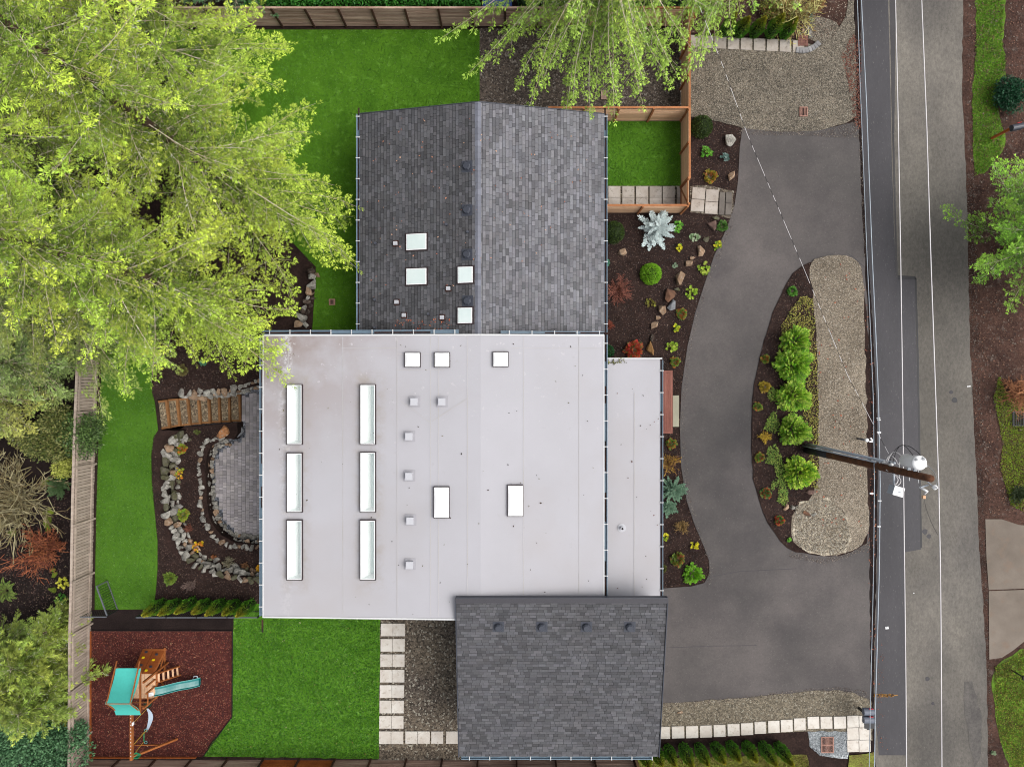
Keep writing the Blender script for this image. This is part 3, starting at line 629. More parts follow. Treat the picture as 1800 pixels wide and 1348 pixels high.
# ------------------------------------------------------------------ slabs, paths
path = struct_root('south_path')
def slab(px0, px1, py0, py1, parent, mat=m_slab, z=.06, th=.08, a=0, name='slab'):
    p = P(px0, py1, z); q = P(px1, py0, z)
    return piece(name, mat, ((p.x+q.x)/2, (p.y+q.y)/2, z-th/2+random.uniform(0,.008)), (q.x-p.x, q.y-p.y, th), rz(a+random.uniform(-.006,.006)), parent)
for i in range(8):
    y = 1095.6+27.05*i; xo = 669.5-.47*i
    if i < 7 or True:
        slab(xo, xo+20.8, y, y+22, path); slab(xo+21.5, xo+42.5, y, y+22, path)
for a, b in ((712.5,733.5),(734.2,755.5),(758,779),(784,804.5)): slab(a, b, 1285, 1306.5, path)
path2 = struct_root('south_east_path')
for i, (a, b, c) in enumerate([(1158,1177.5,1277.2),(1181,1202.7,1276.2),(1206,1227.2,1275.8),(1230.6,1251.2,1274.8),(1254.6,1275.2,1273.6),(1279,1300,1272),(1302.8,1323.6,1270.5),(1326.7,1346.3,1268.3),(1350.5,1370.3,1266.5),(1372.7,1393.3,1264.7),(1396,1416,1262),(1419.8,1440,1259.3),(1442.5,1463,1259.3),(1466,1487,1259)]):
    slab(a, b, c, c+20.8, path2, z=.09, a=.03)
for i in range(2):
    for j in range(3): slab(1489.5+21*i, 1510-.6+21*i, 1257.5+21.5*j, 1278+21.5*j, path2, z=.10, a=.03)
path3 = struct_root('north_east_path')
for i in range(9):
    x0 = 1210+22.85*i-(0 if i else 0); slab(x0+(1 if i else 0), x0+20.6, 62.6+1.15*i, 83.2+1.15*i, path3, m_slabN, z=.08, a=-.04)
arc = [(1402,88.5),(1407.5,89.2),(1413,89.2),(1418.5,88.4),(1424,86.6),(1429.2,84),(1434,80.6),(1438.4,76.8)]
for i, (x, y) in enumerate(arc):
    a = arc[max(0, i-1)]; b = arc[min(7, i+1)]
    piece('paver', m_slabG, P(x, y, .09), (.155,.27,.08), rz(math.atan2(-(b[1]-a[1]), b[0]-a[0])), path3)
bp = MB()
for i in range(4):
    for j in range(4):
        c = P(1404.5+4.5*i, 65+4.7*j, .07); bp.box(c, (.125,.13,.06), None, (1,.75+.1*((i+j) % 2),.72))
bp.build('brick_drain', mk('brick', C(150,118,108,.5), C(120,90,84,.5), big=(6,3), rough=.9, tint=True), path3)
path4 = struct_root('courtyard_path')
for i, x in enumerate((1046,1069.5,1094,1118,1142,1165)):
    slab(x, x+21, 327.5, 347, path4, m_slabN, z=.07); slab(x, x+21, 347.7, 367, path4, m_slabN, z=.07)
slab(1190.5,1195.5,327.5,347,path4,m_slabN,z=.07); slab(1190.5,1195.5,347.7,367,path4,m_slabN,z=.07)
sheet('path_gravel', [(1045,327),(1196,327),(1196,374),(1045,374)], .018, m_gpath)
sheet('path_gravel', [(1213,328),(1240,326),(1290,336),(1288,386),(1262,378),(1213,374)], .02, m_gpath, rough=.04)
path5 = struct_root('gate_path')
for (a, b, c, d) in ((1217,1239.5,330,350),(1215,1237.5,351,371.5),(1241,1263,333.5,354.5),(1239.5,1261.5,355.5,376)): slab(a, b, c, d, path5, m_slabN, z=.08, a=-.06)
for (a, b, c, d) in ((1264.5,1274,338,377.5),(1276,1286.5,338,357),(1275.5,1286,358,377.5)): slab(a, b, c, d, path5, m_slabD, z=.1, a=-.05)
# drains and covers
def cover(px, py, wx, wy, label, z, cat='drain cover', mat=m_grate, bars=4, a=0.0, double=False):
    c = P(px, py, z); t = thing('drain_cover', label, cat, c)
    f = MB(); r = rz(a); b = .045
    for (x, y, sx, sy) in ((-wx/2+b/2,0,b,wy),(wx/2-b/2,0,b,wy),(0,-wy/2+b/2,wx-2*b,b),(0,wy/2-b/2,wx-2*b,b))+(((0,0,wx-2*b,b),) if double else ()):
        f.box(c+r@Vector((x,y,.025)), (sx,sy,.05), r)
    f.build('frame', mat, t)
    piece('pit', m_dark, c+Vector((0,0,-.0)), (wx-2*b,wy-2*b,.02), r, t)
    for k in range(bars):
        x = -wx/2+b+(k+.7)*(wx-2*b)/(bars+.4)
        piece('bar', mat, c+r@Vector((x,0,.03)), (.022,wy-2*b,.02), r, t)
cover(584, 531, .32, .32, 'small square copper coloured drain cover in the lawn left of the shingled roof', .06, bars=3)
cover(1412, 197, .42, .5, 'pink rimmed rectangular drain grate in the grey gravel parking area', .06, bars=4)
cover(1454, 1308, .66, .84, 'large double pink grate in pale crushed stone at the path end', .07, bars=9, double=True)
c = P(1788,735,.1); cover(1789, 736, .6, .75, 'dark rectangular drain grate in grass beside the eastern road verge', .05, mat=m_seal, bars=5)
cover(1062, 168, .33, .45, 'flat brown valve cover in dark gravel under the drooping tree', .03, cat='valve cover', mat=w_north, bars=6)

# patio pavers
pm = MB(); rg2 = random.Random(11)
def inpoly(pt, poly):
    c = False; x, y = pt
    for i in range(len(poly)):
        (x1, y1), (x2, y2) = poly[i], poly[i-1]
        if (y1 > y) != (y2 > y) and x < (x2-x1)*(y-y1)/(y2-y1)+x1: c = not c
    return c
pp = [(425,698),(470,688),(500,688),(500,945),(440,943),(414,933),(396,912),(386,890),(379,860),(379,815),(384,800),(395,788),(420,776),(432,768),(432,744),(425,741)]
PV = [tuple(P(x, y, PATIO_Z)[:2]) for x, y in pp]
x = min(p[0] for p in PV)
while x < max(p[0] for p in PV):
    y = min(p[1] for p in PV)-rg2.random()*.2
    while y < max(p[1] for p in PV):
        h = rg2.choice([.155,.155,.235,.2]); cx, cy = x+.1, y+h/2
        if inpoly((cx, cy), PV):
            t = rg2.choice([.78,.9,1,1,1.08,1.2])*rg2.uniform(.96,1.04)
            pm.box((cx,cy,PATIO_Z+rg2.uniform(-.003,.003)), (.196,h-.012,.06), None, (t,t*.99,t*rg2.uniform(.97,1.03)), bottom=False)
        y += h
    x += .206
pav = struct_root('patio'); o = pm.build('paver', m_paver, pav); o['kind'] = 'stuff'

# ------------------------------------------------------------------ rocks
import mathutils.noise as MN
def rock_mesh(seed, flat=.75, sub=2, name='rock'):
    """angular stone: hull of scattered points with its corners slightly worn"""
    import bmesh
    bm = bmesh.new(); rr = random.Random(seed*13+5)
    for k in range(13):
        v = Vector((rr.gauss(0,1), rr.gauss(0,1), rr.gauss(0,.9))).normalized()*rr.uniform(.42,.56)
        bm.verts.new((v.x*rr.uniform(.85,1.1), v.y*rr.uniform(.75,1.05), v.z))
    r_ = bmesh.ops.convex_hull(bm, input=bm.verts)
    for v in [v for v in bm.verts if not v.link_faces]: bm.verts.remove(v)
    bmesh.ops.bevel(bm, geom=list(bm.edges), offset=.014, segments=1, affect='EDGES')
    for v in bm.verts: v.co.z *= flat
    me = bpy.data.meshes.new(name); bm.to_mesh(me); bm.free(); return me
RK = {}
def rock_obj(mat, i, c, size, rot, parent=None, name='stone'):
    k = (mat.name, i)
    if k not in RK:
        me = rock_mesh(i, .8); me.materials.append(mat); RK[k] = me
    M4 = Matrix.Translation(Vector(c)) @ Euler(rot).to_matrix().to_4x4() @ Matrix.Diagonal((size[0], size[1], size[2], 1))
    return link(bpy.data.objects.new(name, RK[k]), parent, M4)
def rock_wall(label, pts, ztop, zbot, side, mats, step=.30, big=1.0, seed=1, lean=.16):
    W = [P(x, y, ztop) for x, y in pts]
    t = thing('rock_wall', label, 'stone wall', (W[len(W)//2].x, W[len(W)//2].y, zbot)); rr = random.Random(seed)
    rows = max(1, int(round((ztop-zbot)/.30)))+1
    for r in range(rows):
        z = ztop-(ztop-zbot)*(r/max(1, rows-1)); d = 0.0; acc = rr.uniform(0, .2); i = 0
        while i < len(W)-1:
            a, b = W[i], W[i+1]; L = (b-a).length
            while acc < L:
                s = rr.uniform(.7, 1.4)*step*big; u = (b-a)/L; n = Vector((u.y, -u.x, 0))*side
                p = a+u*acc+n*(lean*r+rr.uniform(-.04,.04)); p.z = z-.08+rr.uniform(-.04,.05)
                rock_obj(rr.choice(mats), rr.randrange(7), p, (s*1.3, s*rr.uniform(1.05,1.5), s*1.15), (rr.uniform(-.3,.3), rr.uniform(-.3,.3), rr.uniform(0,6.3)), t)
                acc += s*.80
            acc -= L; i += 1
    return t
mr, mt, mm, md = m_rock, m_rockT, m_rockM, m_rockD
rock_wall('outer curved grey stone retaining wall between the west lawn and the planting bed', [(318,763),(302,770),(297,782),(292,800),(289,822),(289,845),(291,865),(290,886),(292,904),(298,921),(308,942),(314,963),(328,981),(346,997),(362,1002),(382,1010),(405,1013),(424,1020),(460,1022)], .05, BED_Z, -1, [mr,mr,mr,mt,mm], .36, 1.05, 3, .17)
rock_wall('inner curved stone wall stepping down to the grey paver patio', [(392,768),(372,772),(358,778),(353,795),(349,815),(349,835),(352,855),(351,875),(353,892),(356,910),(362,925),(370,937),(379,947),(392,955),(404,960),(418,961),(436,963),(462,962)], BED_Z+.06, PATIO_Z+.12, -1, [mr,mr,mt,mr,mr], .27, 1.0, 5, .21)
rock_wall('low stone wall along the north side of the timber garden steps', [(318,692),(345,690),(372,689),(398,688),(420,682),(440,674),(462,668)], .05, -.45, 1, [mr,mr,mt], .34, 1.0, 8, .1)
rock_wall('dark stone wall between the upper mulch bed and the north lawn', [(549,474),(547,492),(543,512),(538,532),(530,552),(522,575)], .42, 0.0, -1, [md,md,mt,mr], .36, 1.05, 9, .16)
def boulder(px, py, w, h, hz, mat, label, a=0.0, i=0, z=0.0):
    c = P(px, py, z+hz*.3); o = rock_obj(mat, i, (c.x, c.y, z+hz*.25), (w/33*1.15, h/33*1.15, hz*1.25), (.1,.1,a), None, 'boulder')
    tag(o, label, 'boulder')
boulder(391,759,23,24,.75,mk('rock_orange', C(206,146,96,.55), C(176,120,78,.5), big=(2,5), fine=(12,.25), rough=.9, bump=(9,1,.06), c3=C(200,190,176,.5)),'large orange brown boulder beside the lowest timber steps',.3,1,BED_Z-.1)
boulder(417,760,24,24,.6,mk('rock_slate', C(160,162,166,.5), C(128,130,134,.5), big=(3,5), fine=(12,.25), rough=.9, bump=(9,1,.06)),'round grey boulder on the patio corner below the steps',1.0,2,PATIO_Z)
boulder(1284,247,18,26,.5,m_rock,'jagged pale boulder at the top edge of the east bed',.2,3)
boulder(1285,311,11,24,.35,m_rockT,'slim tan boulder beside the driveway edge above the gate path',-.2,4)
boulder(1094,445,21,15,.35,m_rockT,'tan boulder in mulch right of the shingled roof under the round dark shrub',.5,5)
boulder(1252,397,16,23,.3,mk('rock_purple', C(126,100,90,.5), C(98,76,68,.5), big=(3,5), fine=(12,.3), rough=.9, bump=(9,1,.06)),'flat purplish brown boulder below the gate path',-.3,6)
boulder(1241,421,10,13,.2,m_rockM,'small mossy stone under the purplish boulder',-.6,0)
boulder(1231,441,16,20,.35,m_rockT,'wedge shaped tan boulder near the yellow flowering shrub',.9,1)
boulder(1258,383,14,9,.2,m_rockM,'small mossy stone just below the gate path slabs',0,2)
boulder(1217,454,9,7,.2,m_rockT,'tiny tan stone at the top of the curved rock line',.2,3)
boulder(1210,464,12,19,.35,m_rockT,'narrow tan stone near the top of the curved rock line',-.6,4)
boulder(1194,491,19,30,.5,m_rockT,'largest mossy tan boulder of the curved rock line',-.3,5)
boulder(1190,509,10,9,.25,m_rockM,'little round stone under the largest boulder of the rock line',0,6)
boulder(1177,520,24,22,.45,mk('rock_rust', C(136,98,74,.5), C(104,74,58,.5), big=(3,5), fine=(12,.3), rough=.9, bump=(9,1,.06)),'rust brown boulder in the middle of the curved rock line',.7,0)
boulder(1181,536,15,22,.4,mk('rock_slate', C(150,152,156,.5)),'smooth grey stone tucked right of the rust brown boulder',.1,1)
boulder(1164,544,17,20,.4,m_rockT,'pale tan boulder left below the smooth grey stone',-.5,2)
boulder(1157,559,9,9,.25,m_rockT,'small round tan stone in the lower half of the rock line',0,3)
boulder(1149,573,11,22,.35,m_rockT,'long tan stone slanting down the lower rock line',-.5,4)
boulder(1145,595,10,16,.3,m_rockD,'dark stone between the two long tan stones of the rock line',-.2,5)
boulder(1143,615,12,32,.4,mk('rock_ochre', C(172,128,76,.5), C(136,100,60,.5), big=(3,5), fine=(12,.3), rough=.9, bump=(9,1,.06)),'long ochre stone beside the red shrub and entry roof',.15,6)
boulder(1382,891,12,11,.25,m_rockT,'tan stone at the top left corner of the pale pebbles',.4,1,.08)
boulder(1393,892,9,9,.22,m_rock,'pale stone beside the tan one at the pebble corner',.4,2,.08)
boulder(1418,903,16,9,.18,mk('rock_rust', C(136,98,74,.5)),'flat reddish stone in the pale pebbles',-.5,3,.09)
boulder(1431,905,11,7,.16,m_rock,'flat grey stone right of the reddish one in the pebbles',.2,4,.09)
boulder(1424,866,22,10,.16,mk('rock_purple', C(126,100,90,.5)),'low flat purplish rock just below the lowest bright green shrub',.1,5,.08)
boulder(1195,1252,11,5,.12,m_rockT,'small flat stone lying in the buff gravel by the garage',.1,6,.04)
for k, (x, y, w_, h_, ll) in enumerate(((1419,50,7,10,'white slanting stone at the top of the stone cluster by the brick drain'),(1423,57,10,8,'whitish ring like stone right in the cluster by the brick drain'),(1411,54,8,7,'tan stone left in the cluster above the brick drain'),(1425,63,8,10,'pointed white stone lowest in the cluster by the brick drain'),(1407,60,5,4,'tiny tan stone on the upper edge of the brick drain'))):
    boulder(x, y, w_, h_, .15, m_rock if k != 2 else m_rockT, ll, .6*k, k)
for k, (x, y, r, ll) in enumerate(((83,900,9,'upper moss covered stone of the mossy row beyond the west fence'),(81,916,10,'middle moss covered stone of the mossy row beyond the west fence'),(84,931,7,'lower moss covered stone just above the orange bare shrub'),(92,1001,5,'small mossy stone below the orange bare shrub'),(95,1009,6,'dull mossy stone left of the west fence above the yellow shrub'),(20,935,9,'grey mossy stone left of the orange bare shrub'),(91,1037,7,'bright moss mound beside the yellow leaved shrub'),(77,850,8,'yellow green moss mound under the bare pale shrub'))):
    boulder(x, y, 2*r, 1.8*r, .3, mk('moss', C(128,146,40,.5), C(96,112,32,.5), big=(3,4), fine=(20,.4), rough=.95, bump=(20,1,.05)), ll, k, k % 7)

# ------------------------------------------------------------------ timber steps
S = [((271,705),(293,703),(299,752.6),(278.5,755)), ((295.5,701.7),(311.7,700.7),(316.9,749.4),(300.6,751.8)), ((314,700.4),(330.3,699.1),(334.9,747.7),(320.2,749)),
     ((333,698),(349.2,697.1),(352.8,746.1),(337.3,746.9)), ((351.5,696.6),(367.2,696),(370,744.5),(354.5,744.8)), ((370.5,695.2),(385.5,695),(387.4,743.2),(373.2,743.2)),
     ((388.4,695.2),(403.4,694.7),(404.7,742.5),(390.7,742.8)), ((405.9,693.9),(422.2,693),(423.0,741.5),(407.5,741.2))]
st = thing('garden_steps', 'flight of eight timber framed gravel steps from west lawn to patio', 'steps', P(348,725,-1.3))
for i, q in enumerate(S):
    z = -.02-.165*(i+1)+.12
    c = [P(x, y, z) for x, y in q]
    c = [Vector((v.x, v.y, z)) for v in c]; tl, tr, br, bl = c; wt = .105; h = .19
    def inset(a, b, o): return (a-b)
    piece_beam('timber', w_step, tr-Vector((wt*.5,0,h/2)), br-Vector((wt*.5,0,h/2)), wt, h, st)
    if i == 0: piece_beam('timber', w_step, tl+Vector((wt*.5,0,-h/2)), bl+Vector((wt*.5,0,-h/2)), wt, h, st)
    dx0 = Vector((wt*(1 if i == 0 else -.2), 0, 0)); dx1 = Vector((-wt, 0, 0))
    piece_beam('timber', w_step, tl+dx0-Vector((0,wt*.5,h/2+.003)), tr+dx1-Vector((0,wt*.5,h/2+.003)), wt, h, st)
    piece_beam('timber', w_step, bl+dx0+Vector((0,wt*.5,-h/2-.003)), br+dx1+Vector((0,wt*.5,-h/2-.003)), wt, h, st)
    f = MB(); f.face([bl+dx0+Vector((0,wt,-.035)), br+dx1+Vector((0,wt,-.035)), tr+dx1-Vector((0,wt,.035)), tl+dx0-Vector((0,wt,.035))]); f.build('gravel_tread', m_gstep, st)
    f = MB(); f.face([br+Vector((0,0,-h)), tr+Vector((0,0,-h)), tr+Vector((0,0,-.5)), br+Vector((0,0,-.5))]); f.face([bl+Vector((0,0,-.1)), br+Vector((0,0,-.1)), br+Vector((0,0,-1)), bl+Vector((0,0,-1))]); f.face([tl+Vector((0,0,-.1)), tr+Vector((0,0,-.1)), tr+Vector((0,0,-1)), tl+Vector((0,0,-1))]); f.build('earth_fill', m_mulch, st)

# ------------------------------------------------------------------ fences
def hfence(label, pts, hgt, bw, board, post, side, spacing, slats=0, rot_extra=0, name='fence', rail=True, newp=()):
    W = [P(x, y, 0) for x, y in pts]; t = thing(name, label, 'fence', (W[0].x, W[0].y, 0)); rr = random.Random(len(label)); cnt = 0
    for i in range(len(W)-1):
        a, b = W[i], W[i+1]; L = (b-a).length; u = (b-a)/L; k = max(1, round(L/spacing)); n = Vector((u.y, -u.x, 0))*side; rot = rz(math.atan2(u.y, u.x))
        for j in range(k+1):
            p = a+u*(L*j/k)
            if j < k or i == len(W)-2: piece('post', post, (p.x+n.x*.05, p.y+n.y*.05, (hgt+.04)/2), (.09,.09,hgt+.04), rot, t)
        for j in range(k):
            m_ = newp[1] if (newp and j in newp[0]) else board
            nb = int((hgt-.05)/bw)
            for q in range(nb):
                top = q >= nb-slats; z = .06+bw*(q+.5)
                c = a+u*(L*(j+.5)/k)+n*rr.uniform(-.006,.006)
                piece('board', m_, (c.x, c.y, z), (L/k-.02, .022, bw*(.55 if top else .93)), rot @ Matrix.Rotation(rr.uniform(-.01,.01), 3, 'X'), t); cnt += 1
        c = (a+b)/2; piece('cap_rail', post if post is not w_dark else board, (c.x, c.y, hgt+.025), (L+.08,.10,.035), rot, t) if rail else None
    return t
hfence('weathered brown horizontal board fence along the north edge behind the lawn', [(330,47),(1000,47)], 1.78, .178, w_north, w_dark, 1, 1.73)
hfence('newer light cedar fence section behind the drooping tree at the north edge', [(1003,47),(1212,47)], 1.78, .178, w_cedar, w_cedarD, 1, 1.73, slats=2)
hfence('light cedar courtyard fence north run with open slats on top', [(962,213),(1196,213)], 1.75, .17, w_cedar, w_cedarD, 1, 1.8, slats=3)
hfence('light cedar fence running north to south between courtyard and gravel parking', [(1197,50),(1197,212),(1197,330)], 1.75, .17, w_cedar, w_cedarD, 1, 1.8)
hfence('low cedar fence run south of the courtyard slabs above the silver spruce', [(1045,374.5),(1196,374.5)], 1.55, .17, w_cedar, w_cedarD, 1, 1.95, slats=2)
# gate leaf in the east run
gt = thing('garden_gate', 'cedar gate with diagonal brace at the courtyard corner', 'gate', P(1197,352,0)); a = P(1197,331,0); b = P(1197,373,0)
for q in range(9): piece('board', w_cedar, (a.x, (a.y+b.y)/2, .15+.17*q), (.022, a.y-b.y-.04, .15), None, gt)
piece_beam('brace', w_cedarD, (a.x-.04, a.y-.08, .15), (a.x-.04, b.y+.08, 1.5), .03, .09, gt)
for z in (.15, 1.5): piece('rail', w_cedarD, (a.x-.035, (a.y+b.y)/2, z), (.04, a.y-b.y, .09), None, gt)
for p in (a, b): piece('post', w_cedarD, (p.x, p.y, .85), (.1,.1,1.7), None, gt)
hfence('weathered fence along the south edge behind play area and lawn with two new orange panels', [(150,1334),(840,1335),(1112,1331)], 1.8, .19, w_north, w_dark, -1, 1.95, newp=((5,6), w_orange))
pe = P(1116,1331,0); tag(piece('fence_post', w_cedar, (pe.x, pe.y, 1.0), (.14,.14,2.0)), 'pale new cedar post ending the south fence beside the garage', 'post')
# west picket fence
W = [P(x, y, 0) for x, y in ((176,560),(173,640),(168,760),(165,880),(163,1000),(160,1100),(159,1340))]
wf = thing('picket_fence', 'long weathered grey vertical board fence along the west side', 'fence', W[3]); acc = 0; run = 0; pk = 0
for i in range(len(W)-1):
    a, b = W[i], W[i+1]; L = (b-a).length; u = (b-a)/L; rot = rz(math.atan2(u.y, u.x)); n = Vector((-u.y, u.x, 0))
    while acc < L:
        p = a+u*acc; hh = 1.72+random.uniform(-.015,.015)
        piece('picket', w_grey, (p.x, p.y, hh/2+.02), (.138,.02,hh), rot @ Matrix.Rotation(random.uniform(-.015,.015), 3, 'X'), wf); pk += 1; acc += .158
    acc -= L
    for z in (.28, 1.55):
        c = (a+b)/2+n*.045; piece('rail', w_grey, (c.x, c.y, z), (L, .05, .1), rot, wf)
    c = (a+b)/2+n*.02; piece('cap_rail', w_grey, (c.x, c.y, 1.79), (L, .12, .03), rot, wf)
for y in (628,723,815,911,1006,1095,1190,1285):
    x = np.interp(y, [560,640,760,880,1000,1100,1340], [176,173,168,165,163,160,159]); p = P(x, y, 0)
    piece('post', w_grey, (p.x+.07, p.y, .93), (.1,.1,1.86), None, wf)
# black railing
rl = thing('metal_railing', 'black metal railing with grey top rail behind the row of small cypresses', 'railing', P(350,1073,0))
a, b = P(258,1073,0), P(466,1074,0)
piece('top_rail', m_railing, ((a.x+b.x)/2, a.y, 1.05), (b.x-a.x, .05, .05), None, rl); piece('bottom_rail', m_black, ((a.x+b.x)/2, a.y, .12), (b.x-a.x, .035, .035), None, rl)
k = a.x+.06
while k < b.x: piece('baluster', m_black, (k, a.y, .57), (.018,.018,.9), None, rl); k += .115
for k in range(5): piece('post', m_black, (a.x+(b.x-a.x)*k/4, a.y, .54), (.06,.06,1.08), None, rl)
rl2 = thing('metal_railing', 'short black railing stub between the west fence and the open gate', 'railing', P(180,1072,0))
a, b = P(163,1072,0), P(208,1071,0)
piece('top_rail', m_railing, ((a.x+b.x)/2, a.y, 1.05), (b.x-a.x, .05, .05), None, rl2)
k = a.x+.06
while k < b.x: piece('baluster', m_black, (k, a.y, .57), (.018,.018,.9), None, rl2); k += .115
g2 = thing('metal_gate', 'open black metal gate swung onto the west lawn end', 'gate', P(209,1070,0)); a, b = P(209,1070,0), P(191,1020,0)
for z, m_, s_ in ((1.05, m_railing, .055), (.12, m_railing, .04)): piece_beam('rail', m_, (a.x,a.y,z), (b.x,b.y,z), s_, s_, g2)
for p in (a, b): piece('stile', m_railing if p is b else m_black, (p.x,p.y,.58), (.05,.05,1.0), None, g2)
for k in range(1, 13): p = a.lerp(b, k/13); piece('baluster', m_black, (p.x,p.y,.58), (.018,.018,.9), None, g2)
# play area edging, deck
for a_, b_, ll in (((160.5,1108),(160.5,1328),'orange stained edging board along the west side of the red mulch'), ((160,1329.5),(346,1329.5),'orange stained edging board along the south side of the red mulch')):
    a, b = P(*a_), P(*b_); tag(piece_beam('edging_board', w_orange, a+Vector((0,0,.06)), b+Vector((0,0,.06)), .05, .14), ll, 'edging')
for a_, b_, ll in (((160,1107.5),(409,1107.5),'dark plastic edging between the soil strip and red mulch'), ((409.5,1108),(408.5,1259),'dark plastic edging between the red mulch and the south lawn'), ((408,1259),(357,1329),'slanting plastic edging at the red mulch corner')):
    a, b = P(*a_), P(*b_); tag(piece_beam('edging_strip', m_dark, a+Vector((0,0,.04)), b+Vector((0,0,.04)), .035, .08), ll, 'edging')
dk = thing('wooden_deck', 'narrow reddish wooden porch deck beside the entry roof', 'deck', P(1173,706,0)); a = P(1155,762,.32); b = P(1182.5,651,.32); nb = 8; bw = (b.x-a.x)/nb
for k in range(nb-1): piece('board', w_deck, (a.x+bw*(k+.5), (a.y+b.y)/2, .3), (bw*.92, b.y-a.y-.3, .035), None, dk)
piece('board', w_deck, (b.x-bw*.5, (a.y+b.y)/2, .3), (bw*.92, b.y-a.y, .035), None, dk)
for y in (a.y+.07, b.y-.07): piece('board', w_deck, ((a.x+b.x)/2-bw*.5, y, .3), (b.x-a.x-bw, .13, .035), None, dk)
piece('skirt', w_deck, ((a.x+b.x)/2, (a.y+b.y)/2, .14), (b.x-a.x-.06, b.y-a.y-.06, .28), None, dk)
a = P(1182.8,750,.15); b = P(1193.5,695,.15); tag(piece('concrete_step', mk('step_concrete', C(190,188,164,.5), C(176,172,150,.5), big=(1,4), fine=(20,.08)), ((a.x+b.x)/2,(a.y+b.y)/2,.08), (b.x-a.x,b.y-a.y,.16)), 'pale concrete step at the edge of the wooden deck', 'step')
# ------------------------------------------------------------------ foliage tools
def norm(a): return a/np.maximum(np.linalg.norm(a, axis=-1, keepdims=True), 1e-9)
def leaves(c, d, up, L, Wd, fold=0.0):
    """c base points, d direction, up approx normal -> (n*4,3) diamond leaves"""
    d = norm(d); s = norm(np.cross(up, d)); L = np.asarray(L).reshape(-1, 1); Wd = np.asarray(Wd).reshape(-1, 1)
    V = np.stack([c, c+d*L*.5+s*Wd*.5, c+d*L, c+d*L*.5-s*Wd*.5], 1)
    return V.reshape(-1, 3)
def strips(a, b, wd, up=None):
    d = norm(b-a); u = np.tile([0, 0, 1.0], (len(a), 1)) if up is None else up
    s = norm(np.cross(u, d)+1e-6); wd = np.asarray(wd).reshape(-1, 1)
    return np.stack([a-s*wd*.5, a+s*wd*.5, b+s*wd*.3, b-s*wd*.3], 1).reshape(-1, 3)
def tints(n, base, var=.2, hue=.12, rng=RNG):
    base = np.array(base[:3]); v = 1+rng.uniform(-var, var, (n, 1)); h = 1+rng.uniform(-hue, hue, (n, 3)); return base*v*h

